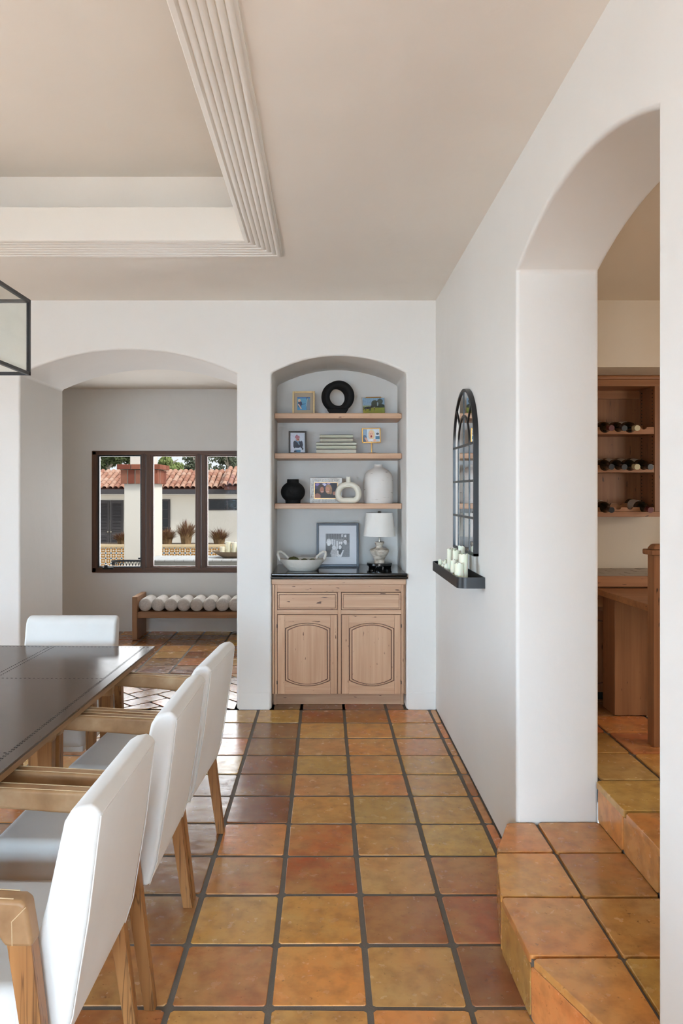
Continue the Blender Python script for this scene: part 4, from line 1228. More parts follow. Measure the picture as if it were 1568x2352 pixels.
for i, (px_, yt, Y_, r_, lb) in enumerate(CAND):
    x_ = min(max(PX(px_, Y_), lx0 + 0.008 + r_), XM - 0.006 - r_)
    h_ = max(PZ(yt, Y_) - zc0, 0.035)
    rr = random.Random(i * 5 + 1)
    t = thing('pillar_candle', lb, 'candle', (x_, Y_, zc0), 'candles on the wall ledge')
    vs, fs = [], []
    n = 24
    prf = [(0.97, 0.0), (1.0, 0.004), (0.99, h_ * 0.5), (1.0, h_ * 0.92), (1.03, h_), (0.86, h_ - 0.002), (0.7, h_ - 0.010), (0.0, h_ - 0.012)]
    m = len(prf)
    rimz = [rr.uniform(-0.005, 0.004) for _ in range(n)]
    if 'broken' in lb or 'curled' in lb or 'melted' in lb:
        rimz = [q + 0.012 * math.sin(2 * math.pi * k / n + i) for k, q in enumerate(rimz)]
    for q in range(n):
        a = 2 * math.pi * q / n
        for j, (f_, z_) in enumerate(prf):
            dz = rimz[q] if j in (4, 5) else 0
            w_ = 1 + 0.02 * math.sin(3 * a + i) * (1 if j in (2, 3) else 0)
            vs.append((x_ + r_ * f_ * w_ * math.cos(a), Y_ + r_ * f_ * w_ * math.sin(a), zc0 + z_ + dz))
    fs = [(q * m + j, ((q + 1) % n) * m + j, ((q + 1) % n) * m + j + 1, q * m + j + 1) for q in range(n) for j in range(m - 1)]
    fs.append(tuple(q * m for q in range(n)))
    MB().add(vs, fs).build('wax', 'candle_wax', t, angle=50)
    MB().tube([(x_, Y_, zc0 + h_ - 0.013), (x_ + 0.001, Y_, zc0 + h_ - 0.003), (x_ + 0.003, Y_, zc0 + h_ + 0.004)], 0.0009, 6).build('wick', 'wick', t)
tag(MB().lathe([(0.0, 0.0), (0.036, 0.0), (0.03, 0.003), (0.0, 0.004)], (0.735, 3.775, zc0), 18, 0.8, 1.0).build('wax_puddle', 'candle_wax'), 'flat puddle of white wax beside the tall near candle', 'wax')

# ================================================================== DINING TABLE (built round its own far right corner, then turned)
ZTB = 0.7625
tb = thing('dining_table', 'long dark leather topped dining table with stitched seams', 'table', (0, 0, 0))
TWd, TLn = 1.04, 2.62
MB().box(-TWd, 0, -TLn, 0, ZTB - 0.008, ZTB).build('leather_top', 'table_leather', tb, bevel=0.0015)
MB().box(-TWd + 0.003, -0.003, -TLn + 0.003, -0.003, ZTB - 0.03, ZTB - 0.0075).build('wood_edge', 'table_edge', tb, bevel=0.002)
def stitch(pts, step=0.019):
    mb = MB()
    for (x0, y0, x1, y1) in pts:
        L = math.hypot(x1 - x0, y1 - y0)
        n = int(L / step)
        dx, dy = (x1 - x0) / L, (y1 - y0) / L
        for k in range(n):
            x, y = x0 + dx * step * (k + 0.5), y0 + dy * step * (k + 0.5)
            hx_, hy_ = (0.0015 + abs(dx) * 0.0025, 0.0015 + abs(dy) * 0.0025)
            mb.box(x - hx_, x + hx_, y - hy_, y + hy_, ZTB - 0.001, ZTB + 0.0006)
    return mb
e = 0.045
o = stitch([(-e, -TLn + e, -e, -0.02), (-e - 0.006, -TLn + e, -e - 0.006, -0.02), (-TWd + e, -TLn + e, -TWd + e, -0.02), (-0.02, -e * 0.6, -TWd + 0.02, -e * 0.6),
            (-TWd / 2 - 0.012, -TLn + e, -TWd / 2 - 0.012, -0.02), (-TWd / 2 + 0.012, -TLn + e, -TWd / 2 + 0.012, -0.02), (-0.05, -0.66, -TWd + 0.05, -0.66), (-0.05, -1.55, -TWd + 0.05, -1.55)]).build('stitching', 'wick', tb, smooth=False)
o['kind'] = 'stuff'
for sx in (-0.36, -TWd + 0.36):
    for sy in (-0.55, -TLn + 0.55):
        MB().frustum((sx, sy, 0.0), 0.07, 0.07, (sx, sy, ZTB - 0.09), 0.09, 0.09).build('leg', 'oak', tb, bevel=0.004)
MB().box(-TWd + 0.30, -0.30, -TLn + 0.5, -0.5, ZTB - 0.09, ZTB - 0.03).build('apron', 'oak_x', tb, bevel=0.003)
tb.location = (-0.866, 3.79, 0)
tb.rotation_euler = (0, 0, -math.radians(1.43))

# ================================================================== DINING CHAIRS (local +x is the back of the chair)
def make_chair():
    t = thing('dining_armchair', 'x', 'chair', (0, 0, 0), 'upholstered dining armchairs')
    hw = 0.238
    # seat
    MB().box(-0.515, -0.10, -hw, hw, 0.345, 0.475).build('seat', 'linen_white', t, bevel=0.035, seg=4)
    MB().box(-0.50, -0.06, -hw + 0.01, hw - 0.01, 0.325, 0.36).build('seat_rail', 'linen_white', t, bevel=0.012)
    # back panel, thick below and thin rounded top, leaning backwards
    back = [(-0.015, 0.345), (0.008, 0.42), (0.042, 0.63), (0.071, 0.858), (0.066, 0.870), (0.048, 0.878), (0.024, 0.874), (0.004, 0.862), (-0.010, 0.838), (-0.046, 0.67), (-0.092, 0.50), (-0.115, 0.44), (-0.12, 0.36), (-0.11, 0.345)]
    bk = MB().prism(back, -hw - 0.004, hw + 0.004, 'y').build('backrest', 'linen_white', t, bevel=0.014, seg=4, bangle=40, angle=60)
    pth = [(-0.013, 0.35), (0.0095, 0.42), (0.0435, 0.63), (0.0705, 0.853)]
    yy = hw - 0.002
    MB().tube([(x, -yy, z) for x, z in pth] + [(x, yy, z) for x, z in reversed(pth)], 0.0016, 6).build('piping', 'linen_white', bk)
    for s in (-1, 1):
        y = s * 0.274
        # rear leg runs outside the upholstery up to the arm
        MB().frustum((0.0, y, 0.0), 0.034, 0.030, (-0.084, y, 0.62), 0.052, 0.040).build('leg', 'oak', t, bevel=0.003)
        MB().frustum((-0.525, y, 0.0), 0.036, 0.030, (-0.535, y, 0.63), 0.058, 0.040).build('leg', 'oak', t, bevel=0.003)
        u = [(-0.052, 0.605), (-0.066, 0.694), (-0.080, 0.702), (-0.30, 0.712), (-0.55, 0.722), (-0.566, 0.712), (-0.567, 0.612), (-0.503, 0.612), (-0.498, 0.662), (-0.30, 0.652), (-0.135, 0.640), (-0.112, 0.605)]
        ar = MB().prism(u, y - 0.0235, y + 0.0235, 'y').build('armrest', 'leather_tan', t, bevel=0.010, seg=3, bangle=50, angle=60)
        for dy in (-0.0165, 0.0165):
            MB().tube([(-0.095, y + dy, 0.7035), (-0.30, y + dy, 0.713), (-0.54, y + dy, 0.7225)], 0.0013, 5).build('seam', 'stitch_thread', ar)
        MB().tube([(-0.0945, y - 0.0238, 0.61), (-0.0955, y - 0.0238, 0.66), (-0.066, y - 0.0238, 0.69)], 0.0010, 5).build('seam', 'stitch_thread', ar)
    return t
ch0 = make_chair()
CH = [(-0.492, 3.108, -4.0, 'white armchair nearest the arched passage, far end of the table side'),
      (-0.517, 2.508, -1.2, 'white armchair in the middle of the three along the table'),
      (-0.547, 1.835, -1.0, 'white armchair nearest the viewer, cut by the frame edge'),
      (-1.360, 3.99, 90, 'white armchair at the head of the table, facing the viewer')]
for i, (x, y, a, lb) in enumerate(CH):
    c = ch0 if i == 0 else copy_tree(ch0)
    c.location = (x, y, 0)
    c.rotation_euler = (0, 0, math.radians(a))
    c['label'] = lb

# ================================================================== LANTERN over the table
LX0, LX1, LY0, LY1, LZ0, LZ1 = -1.56, -1.219, 1.95, 3.062, 2.035, 2.333
bb = 0.0065
ln = thing('glass_lantern', 'black metal box lantern with clear glass panes hanging above the table', 'pendant lamp', ((LX0 + LX1) / 2, (LY0 + LY1) / 2, LZ0))
for x in (LX0, LX1):
    for y in (LY0, LY1):
        MB().box(x - bb, x + bb, y - bb, y + bb, LZ0, LZ1).build('upright_bar', 'black_metal', ln)
for z in (LZ0, LZ1):
    for x in (LX0, LX1):
        MB().box(x - bb, x + bb, LY0 - bb, LY1 + bb, z - bb, z + bb).build('long_bar', 'black_metal', ln)
    for y in (LY0, LY1):
        MB().box(LX0 - bb, LX1 + bb, y - bb, y + bb, z - bb, z + bb).build('cross_bar', 'black_metal', ln)
for x in (LX0, LX1):
    MB().box(x - 0.0015, x + 0.0015, LY0, LY1, LZ0, LZ1).build('pane', 'lantern_glass', ln, smooth=False)
for y in (LY0, LY1):
    MB().box(LX0, LX1, y - 0.0015, y + 0.0015, LZ0, LZ1).build('pane', 'lantern_glass', ln, smooth=False)
xm_ = (LX0 + LX1) / 2
MB().box(xm_ - 0.01, xm_ + 0.01, LY0, LY1, LZ1 - 0.01, LZ1 + 0.008).build('spine_bar', 'black_metal', ln)
for y in (LY0 + 0.3, LY1 - 0.3):
    MB().lathe([(0.005, LZ1 - LZ0), (0.005, ZT - LZ0)], (xm_, y, LZ0), 10).build('hanging_rod', 'black_metal', ln)
    MB().lathe([(0.06, ZT - LZ0 - 0.02), (0.06, ZT - LZ0)], (xm_, y, LZ0), 20).build('ceiling_rose', 'black_metal', ln)
for y in (LY0 + 0.2, (LY0 + LY1) / 2, LY1 - 0.2):
    MB().lathe([(0.012, LZ1 - LZ0 - 0.09), (0.012, LZ1 - LZ0 - 0.01)], (xm_, y, LZ0), 12).build('bulb_socket', 'black_metal', ln)

# ================================================================== HALL BENCH
by0, by1 = 7.77, 8.17
bx0_, bx1_ = PX(303, by0), -0.55
be = thing('roll_bench', 'wooden bench with pale boucle bolsters under the hall window', 'bench', ((bx0_ + bx1_) / 2, by0 + 0.2, 0))
MB().box(bx0_, bx0_ + 0.055, by0, by1, 0, 0.452).build('end_panel', 'walnut_bench_v', be, bevel=0.008, seg=3)
MB().box(bx1_ - 0.055, bx1_, by0, by1, 0, 0.452).build('end_panel', 'walnut_bench_v', be, bevel=0.008, seg=3)
MB().box(bx0_ + 0.055, bx1_ - 0.055, by0 + 0.012, by1 - 0.01, 0.226, 0.290).build('seat_plank', 'walnut_bench', be, bevel=0.006)
nr = 10
pit = (bx1_ - bx0_ - 0.11) / nr
rb = 0.0700
for k in range(nr):
    xc = bx0_ + 0.055 + pit * (k + 0.5)
    pr = []
    L = by1 - by0 - 0.06
    for q in range(9):
        a = math.pi / 2 * q / 8
        pr.append((rb * 0.99 * math.sin(a) ** 0.8, 0.035 * (1 - math.cos(a))))
    pr += [(rb, 0.1), (rb, L - 0.1)] + [(r_, L - z_) for r_, z_ in reversed(pr)]
    MB().lathe(pr, (xc, by0 + 0.03, 0.290 + rb * 0.97), 24, axis='y').build('bolster', 'boucle', be, angle=80)

# ================================================================== BAR: wine cabinet, base cabinet, counter, peninsula
YWf, YWb = 4.35, 4.565
wx0, wx1 = 1.40, 1.985
wc = thing('wine_cabinet', 'open wooden wine rack cabinet in the bar alcove', 'cabinet', ((wx0 + wx1) / 2, 4.45, 1.402))
MB().box(wx0, wx1, YWf - 0.02, YWb, 2.205, 2.228).build('crown', 'bar_wood_h', wc, bevel=0.006)
MB().box(wx0, wx1, YWf, YWb, 2.166, 2.206).build('top_rail', 'bar_wood_h', wc, bevel=0.003)
MB().box(wx0, wx1, YWf, YWb, 1.402, 1.432).build('bottom_rail', 'bar_wood_h', wc, bevel=0.003)
MB().box(1.927, wx1, YWf, YWb, 1.432, 2.166).build('side', 'bar_wood_v', wc, bevel=0.002)
MB().box(wx0, wx0 + 0.05, YWf, YWb, 1.432, 2.166).build('side', 'bar_wood_v', wc, bevel=0.002)
MB().box(wx0 + 0.05, 1.927, YWb - 0.012, YWb, 1.432, 2.166).build('back_panel', 'bar_wood_v', wc)
MB().box(wx0 + 0.05, 1.915, YWb - 0.03, YWb - 0.012, 2.115, 2.166).build('back_rail', 'bar_wood_h', wc, bevel=0.002)
for y in (YWf + 0.03, YWb - 0.04):
    o = MB()
    for q in range(34):
        o.box(1.9245, 1.9272, y - 0.003, y + 0.003, 1.45 + q * 0.021, 1.456 + q * 0.021)
    o.build('shelf_pin_holes', 'wick', wc, smooth=False)['kind'] = 'stuff'
def scallop(z0, z1, y0, y1, xs, name):
    pl = [(wx0 + 0.05, z0), (1.925, z0), (1.925, z1)]
    for xc in sorted(xs, reverse=True):
        for k in range(9):
            a = math.pi * k / 8
            pl.append((xc + 0.017 * math.cos(a), z1 - 0.014 * math.sin(a)))
    pl.append((wx0 + 0.05, z1))
    return MB().prism(pl, y0, y1, 'y').build(name, 'bar_wood_h', wc)
def btip(px_): return PX(px_, YWf - 0.03)
SL = [btip(p) for p in (1334, 1364, 1394, 1425, 1452, 1484)]
for (z0, z1) in ((1.886, 1.927), (1.662, 1.705), (1.433, 1.458)):
    scallop(z0, z1, YWf + 0.004, YWf + 0.022, SL, 'scalloped_rail')
    MB().box(wx0 + 0.05, 1.925, YWf + 0.022, YWb - 0.012, z0, z0 + 0.012).build('rack_shelf', 'bar_wood_h', wc)
    scallop(z0 + 0.012, z1 + 0.022, YWb - 0.06, YWb - 0.045, SL, 'rear_cradle')
def make_bottle(kind):
    foil = {'r': 'foil_red', 'k': 'foil_black', 'c': 'foil_cream'}[kind]
    t = thing('wine_bottle', 'x', 'wine bottle', (0, 0, 0), 'wine bottles lying in the rack')
    R = 0.0355
    MB().lathe([(0.0, 0.012), (R * 0.8, 0.0), (R, 0.008), (R, 0.175), (R * 0.93, 0.192), (R * 0.6, 0.212), (0.0155, 0.226), (0.0145, 0.285), (0.0, 0.285)], (0, 0, 0), 28, axis='y').build('glass_body', 'bottle_glass', t)
    MB().lathe([(R * 1.008, 0.05), (R * 1.008, 0.14)], (0, 0, 0), 28, axis='y').build('label', 'wine_label', t)
    MB().lathe([(0.0152, 0.236), (0.0150, 0.287), (0.0165, 0.289), (0.0165, 0.297), (0.0, 0.297)], (0, 0, 0), 20, axis='y').build('foil', foil, t)
    for c in KIDS(t):
        c.rotation_euler = (0, 0, math.pi)
    return t
protos = {}
ROW = [(1.927, [(2, 'r', 'red-foiled wine bottle, leftmost visible on the top rack'), (3, 'k', 'black-foiled wine bottle in the middle of the top rack'), (4, 'c', 'gold-foiled wine bottle, rightmost on the top rack')]),
       (1.705, [(2, 'k', 'black-foiled wine bottle, leftmost visible on the middle rack'), (3, 'k', 'black-foiled wine bottle, second on the middle rack'), (4, 'c', 'cream-foiled wine bottle on the middle rack'), (5, 'k', 'dark wine bottle at the right end of the middle rack')]),
       (1.458, [(2, 'k', 'black-foiled wine bottle at the left of the bottom rack'), (5, 'r', 'red-foiled bottle with a white label on the bottom rack')])]
for z, lst in ROW:
    for (slot, kind, lb) in lst:
        if kind not in protos:
            b = protos[kind] = make_bottle(kind)
        else:
            b = copy_tree(protos[kind])
        b.location = (SL[slot], YWb - 0.018 + (0.012 if slot % 2 else 0), z + 0.0145)
        b.rotation_euler = (math.radians(5.5), 0, 0)
        b['label'] = lb
# base cabinet
kY, kX0, kX1 = 4.17, 1.37, 2.6
zk = PZ(1323, kY - 0.05)
bc = thing('bar_base_cabinet', 'dark wood bar cabinet with arched doors under the tiled counter', 'cabinet', (1.9, 4.35, BF))
MB().box(kX0, kX1, kY + 0.02, BA - 0.005, PZ(1592, kY), zk - 0.046).build('body', 'bar_wood_v', bc)
MB().box(kX0, kX1, kY + 0.07, kY + 0.09, BF, PZ(1592, kY)).build('toe_kick', 'wick', bc)
for a in range(3):
    xa, xb_ = kX0 + 0.01 + a * 0.27, kX0 + 0.27 + a * 0.27
    MB().box(xa, xb_, kY, kY + 0.02, PZ(1395, kY), PZ(1362, kY)).build('drawer', 'bar_wood_h', bc, bevel=0.004)
    z0, z1 = PZ(1588, kY), PZ(1402, kY)
    d = MB().box(xa, xb_, kY + 0.006, kY + 0.02, z0, z1).build('door', 'bar_wood_v', bc, bevel=0.003)
    MB().prism(door_shape(xa + 0.03, xb_ - 0.03, z0 + 0.07, z1 - 0.08, 0.03), kY + 0.001, kY + 0.01, 'y').build('glaze_line', 'wood_glaze', d)
    MB().prism(door_shape(xa + 0.038, xb_ - 0.038, z0 + 0.076, z1 - 0.086, 0.028), kY - 0.004, kY + 0.01, 'y').build('raised_panel', 'bar_wood_v', d, bevel=0.003)
bt = thing('bar_counter', 'tiled counter top with a thick wooden edge in the bar', 'countertop', (1.9, 4.35, zk - 0.05))
MB().box(kX0, kX1, kY - 0.04, BA - 0.002, zk - 0.045, zk - 0.004).build('substrate', 'grout', bt)
MB().box(kX0, kX1, kY - 0.06, kY - 0.04, zk - 0.06, zk).build('wood_edge', 'bar_wood_h', bt, bevel=0.004)
MB().box(kX0, kX1, kY, kY + 0.02, PZ(1362, kY) + 0.004, zk - 0.062).build('top_rail', 'bar_wood_h', bc, bevel=0.002)
for a in range(7):
    for b in range(4):
        x0_, y0_ = kX0 + 0.15 * a + (0.07 if b % 2 else 0), kY - 0.04 + 0.103 * b
        tile('counter_tile', [(x0_, y0_), (x0_ + 0.15, y0_), (x0_ + 0.15, min(y0_ + 0.103, BA - 0.004)), (x0_, min(y0_ + 0.103, BA - 0.004))], bt, 'G', joint=0.006, thick=0.008, mat='counter_tile', P=lambda p, q, c: (p, q, c + zk), cham=0.003, jit=0.0004)
# peninsula
pe = thing('bar_peninsula', 'dark wood end panel and slab of the bar peninsula', 'bar', (1.65, 3.95, BF))
MB().box(1.53, 2.1, 3.93, 4.10, BF, 0.985).build('panel', 'bar_wood_v', pe, bevel=0.002)
MB().prism([(1.492, 4.09), (1.492, 3.93), (1.52, 3.50), (2.1, 3.50), (2.1, 4.09)], 0.985, 1.018, 'z').build('slab', 'bar_wood_h', pe, bevel=0.004)
MB().box(1.52, 1.59, 3.44, 3.51, BF, 1.26).build('post', 'bar_wood_v', pe, bevel=0.004)
MB().frustum((1.555, 3.475, 1.255), 0.105, 0.105, (1.555, 3.475, 1.28), 0.105, 0.105).build('post_cap', 'bar_wood_v', pe, bevel=0.006)
MB().frustum((1.555, 3.475, 1.28), 0.08, 0.08, (1.555, 3.475, 1.305), 0.05, 0.05).build('post_finial', 'bar_wood_v', pe, bevel=0.008)

# ================================================================== OUTDOORS, seen through the hall window
struct(MB().box(-7, 3, HB + 0.25, 13.0, -0.2, -0.1).box(-25, 12, 13.0, 60, -1.1, -0.95).build('ground_outside', 'paving', smooth=False), 'paved courtyard outside')
# white pillar with a brick cap
p0x, p1x, p0y, p1y = PX(285, 10.5), PX(355, 10.5), 10.5, 11.0
pil = thing('brick_capped_pillar', 'white stucco pillar with a red brick cap outside the window', 'pillar', ((p0x + p1x) / 2, 10.75, -0.1))
MB().box(p0x, p1x, p0y, p1y, -0.1, 1.665).build('shaft', 'stucco', pil, bevel=0.01)
MB().box(p0x - 0.035, p1x + 0.035, p0y - 0.035, p1y + 0.035, 1.66, 1.855).build('mortar_core', 'mortar', pil)
MB().box(p0x - 0.075, p1x + 0.075, p0y - 0.075, p1y + 0.075, 1.862, 1.925).build('mortar_cap', 'mortar', pil)
MB().box(p0x + 0.06, p1x - 0.05, p0y + 0.1, p1y - 0.1, 1.92, 3.2).build('upper_post', 'stucco', pil)
BR = [(150, 86, 64), (166, 100, 78), (136, 74, 58), (162, 110, 90)]
def brick(b):
    MB().box(*b).build('brick', 'brick', pil, bevel=0.006, color=lin(random.choice(BR)))
nb = 5
wb = (p1x - p0x + 0.09) / nb
for k in range(nb):
    xa = p0x - 0.045 + k * wb
    brick((xa + 0.009, xa + wb - 0.009, p0y - 0.05, p0y + 0.04, 1.66, 1.855))
wb2 = (p1y - p0y + 0.09) / nb
for k in range(nb):
    ya = p0y - 0.045 + k * wb2
    brick((p1x - 0.04, p1x + 0.05, ya + 0.009, ya + wb2 - 0.009, 1.66, 1.855))
for k in range(3):
    wc3 = (p1x - p0x + 0.17) / 3
    xa = p0x - 0.085 + k * wc3
    brick((xa + 0.005, xa + wc3 - 0.005, p0y - 0.09, p0y + 0.06, 1.864, 1.932))
    wc4 = (p1y - p0y + 0.17) / 3
    ya = p0y - 0.085 + k * wc4
    brick((p1x - 0.06, p1x + 0.09, ya + 0.005, ya + wc4 - 0.005, 1.864, 1.932))

# plank table with a bowl of candles
tx0, tx1, ty0, ty1, tz = -2.36, -0.86, 9.8, 10.47, 0.65
ot = thing('outdoor_table', 'pale weathered plank table outside the window', 'table', ((tx0 + tx1) / 2, 10.1, -0.1))
MB().box(tx0, tx1, ty0, ty0 + 0.05, tz - 0.078, tz - 0.001).build('front_beam', 'weathered_edge', ot, bevel=0.004)
MB().box(tx0, tx1, ty1 - 0.05, ty1, tz - 0.078, tz - 0.03).build('rear_beam', 'weathered_edge', ot, bevel=0.004)
npk = 12
for k in range(npk):
    a = tx0 + (tx1 - tx0) * k / npk
    MB().box(a + 0.003, a + (tx1 - tx0) / npk - 0.003, ty0 - 0.006, ty1, tz - 0.02, tz).build('plank', 'weathered_plank', ot, bevel=0.003)
for x in (tx0 + 0.08, tx1 - 0.08):
    for y in (ty0 + 0.08, ty1 - 0.08):
        MB().box(x - 0.05, x + 0.05, y - 0.05, y + 0.05, -0.1, tz - 0.02).build('leg', 'weathered_edge', ot, bevel=0.005)
xb_, yb_ = PX(536, 10.15), 10.15
tag(MB().lathe([(0.0, 0.0), (0.14, 0.0), (0.2, 0.03), (0.275, 0.075), (0.285, 0.09), (0.26, 0.088), (0.18, 0.045), (0.0, 0.035)], (xb_, yb_, tz), 40, 1.0, 0.75).build('candle_bowl', 'stone_bowl', angle=60), 'rough stone bowl of candles on the outdoor table', 'bowl')
for i, (dx, dy, h_, r_, lb) in enumerate(((-0.15, -0.03, 0.10, 0.034, 'leftmost short candle in the outdoor stone bowl'), (-0.075, 0.02, 0.165, 0.038, 'taller of the left candles in the outdoor stone bowl'), (0.01, 0.0, 0.16, 0.036, 'candle in the middle of the outdoor stone bowl'), (0.09, -0.02, 0.11, 0.034, 'right short candle in the outdoor stone bowl'))):
    t = thing('garden_candle', lb, 'candle', (xb_ + dx, yb_ + dy, tz + 0.05), 'candles in the outdoor bowl')
    MB().lathe([(0.0, 0.0), (r_, 0.0), (r_, h_ - 0.004), (r_ * 0.9, h_), (0.0, h_ - 0.005)], (xb_ + dx, yb_ + dy, tz + 0.05), 20).build('wax', 'candle_wax', t)
    MB().tube([(xb_ + dx, yb_ + dy, tz + 0.05 + h_ - 0.006), (xb_ + dx, yb_ + dy, tz + 0.05 + h_ + 0.01)], 0.0015, 6).build('wick', 'wick', t)

# woven chair: tub back with open weave
xc, yc = PX(303, 9.55), 9.55
zt_ = PZ(1284, yc) - 0.003
wk = thing('woven_garden_chair', 'dark woven garden chair back at the bottom of the window', 'chair', (xc, yc, -0.1))
def tub(a, z, r=0.25):
    return (xc + r * math.cos(a), yc + r * 0.8 * math.sin(a), z)
def rim_z(a): return zt_ - 0.03 - 0.03 * math.sin(a)
rim = [tub(math.radians(180 + 200 * k / 24 - 10), rim_z(math.radians(180 + 200 * k / 24 - 10)), 0.25) for k in range(25)]
MB().tube(rim, 0.013, 8).build('rim', 'wicker_black', wk)
MB().lathe([(0.0, 0.30), (0.22, 0.30), (0.23, 0.34), (0.0, 0.35)], (xc, yc, 0.0), 24, 1, 0.85).build('seat', 'wicker_black', wk)
weave = MB()
for k in range(22):
    for sgn in (-1, 1):
        a0 = math.radians(175 + 190 * k / 21)
        a1 = a0 + sgn * math.radians(22)
        weave.tube([tub(a0, 0.34, 0.22), tub((a0 + a1) / 2, (0.34 + rim_z((a0 + a1) / 2)) / 2, 0.238), tub(a1, rim_z(a1), 0.25)], 0.005, 4)
weave.build('weave', 'wicker_black', wk)['kind'] = 'stuff'
for k in range(4):
    a = math.radians(45 + 90 * k)
    MB().tube([(xc + 0.16 * math.cos(a), yc + 0.14 * math.sin(a), 0.31), (xc + 0.2 * math.cos(a), yc + 0.17 * math.sin(a), -0.1)], 0.012, 8).build('leg', 'wicker_black', wk)

# planter wall with patterned tiles
pa, pb, pyy, pzt = -4.3, -0.9, 13.0, PZ(1252, 13.0)
pw_ = thing('tiled_planter', 'planter wall of ochre patterned tiles with a sandy cap', 'planter', (-2.6, 13.4, -0.1))
MB().box(pa, pb, pyy, pyy + 0.9, -0.95, pzt - 0.06).build('core', 'stucco', pw_)
MB().box(pa, pb, pyy + 0.2, pyy + 0.88, pzt - 0.06, pzt - 0.02).build('soil_bed', 'soil', pw_)
MB().box(pa, pb, pyy - 0.02, pyy + 0.22, pzt - 0.045, pzt).build('cap', 'planter_cap', pw_, bevel=0.008)
ts = 0.0925
me = bpy.data.meshes.new('patterned_tile')
h2 = ts / 2 - 0.0015
me.from_pydata([(-h2, -0.008, -h2), (h2, -0.008, -h2), (h2, -0.008, h2), (-h2, -0.008, h2), (-h2, 0.0, -h2), (h2, 0.0, -h2), (h2, 0.0, h2), (-h2, 0.0, h2)], [], [(0, 1, 2, 3), (0, 4, 5, 1), (1, 5, 6, 2), (2, 6, 7, 3), (3, 7, 4, 0)])
uvl = me.uv_layers.new(name='UVMap')
for L in me.loops:
    q = me.vertices[L.vertex_index].co
    uvl.data[L.index].uv = ((q.x + h2) / (2 * h2), (q.z + h2) / (2 * h2))
me.materials.append(M['talavera'])
og = origin_of(pw_)
for a in range(int((-1.05 + 4.15) / ts)):
    for b in range(5):
        o = bpy.data.objects.new('patterned_tile', me)
        COL.objects.link(o)
        o.parent = pw_
        o.location = Vector((-4.15 + ts * a, pyy, pzt - 0.045 - ts * (b + 0.5))) - og
# ornamental grasses
def grass(px_, wpx, ypx, lb, seed):
    Y_ = 13.5
    x_ = PX(px_, Y_)
    hgt = PZ(ypx, Y_) - (pzt - 0.03)
    wd = wpx / F * Y_ / 2
    rr = random.Random(seed)
    t = thing('fountain_grass', lb, 'plant', (x_, Y_, pzt - 0.025), 'dry grasses in the planter')
    t['kind'] = 'thing'
    for nm, cnt, mt, wbl in (('blades', 700, 'grass_dry', 0.006), ('plumes', 130, 'grass_plume', 0.010)):
        mb = MB()
        for k in range(cnt):
            a, f = rr.uniform(0, 2 * math.pi), math.sqrt(rr.random())
            ln_ = hgt * rr.uniform(0.55, 1.0) * (1 - 0.25 * f) * (1.08 if nm == 'plumes' else 1)
            d = Vector((math.cos(a), math.sin(a) * 0.8, 0))
            b0 = Vector((x_, Y_, pzt - 0.03)) + d * f * wd * 0.42
            b1 = b0 + d * f * wd * 0.12 + Vector((0, 0, ln_ * 0.6))
            b2 = b0 + d * f * wd * rr.uniform(0.35, 1.15) + Vector((0, 0, ln_))
            sd = Vector((-d.y, d.x, 0)) * wbl * 0.5 + Vector((wbl * 0.4, 0, 0))
            if nm == 'plumes':
                mb.add([b1, b1 + (b2 - b1) * 0.5 + sd, b2, b1 + (b2 - b1) * 0.5 - sd], [(0, 1, 2, 3)])
            else:
                mb.add([b0 - sd, b0 + sd, b1 + sd * 0.8, b1 - sd * 0.8, b2], [(0, 1, 2, 3), (3, 2, 4)])
        mb.build(nm, mt, t, smooth=False)['kind'] = 'stuff'
grass(281, 46, 1218, 'dry fountain grass left of the white pillar', 1)
grass(384, 46, 1207, 'dry fountain grass just right of the white pillar', 2)
grass(427, 50, 1186, 'tallest dry fountain grass in the middle pane', 3)
grass(503, 52, 1208, 'dry fountain grass in the right pane', 4)

# house across the courtyard
YH = 30.6
hs = thing('courtyard_house', 'white house with a barrel tiled roof across the courtyard', 'house', (-6.5, YH, -0.95))
MB().box(-11.5, -2.0, YH, YH + 4, -0.95, 1.65).build('wall', 'stucco', hs, smooth=False)
MB().box(-11.5, -2.0, YH - 0.62, YH - 0.02, 1.41, 1.45).build('soffit', 'stucco', hs, smooth=False)
MB().box(-11.5, -2.0, YH - 0.68, YH - 0.56, 1.45, 1.64).build('gutter', 'dark_paint', hs, bevel=0.02)
MB().box(-11.5, -2.0, YH - 0.62, YH + 0.0, 1.45, 1.60).build('fascia', 'dark_paint', hs, smooth=False)
ez, ry0, ry1 = 1.70, 30.0, 31.9
rise_ = 0.36
rf = MB().add([(-11.5, ry0, ez - 0.04), (-2.0, ry0, ez - 0.04), (-2.0, ry1, ez - 0.04 + rise_ * (ry1 - ry0)), (-11.5, ry1, ez - 0.04 + rise_ * (ry1 - ry0)), (-11.5, ry1, 1.5), (-2.0, ry1, 1.5), (-11.5, ry0, 1.6), (-2.0, ry0, 1.6)],
              [(0, 1, 2, 3), (2, 3, 4, 5), (0, 1, 7, 6), (6, 7, 5, 4), (0, 3, 4, 6), (1, 2, 5, 7)]).build('roof', 'roof_underlay', hs, smooth=False)
TC = [(190, 146, 124), (176, 128, 106), (198, 158, 136), (166, 116, 96), (202, 168, 148)]
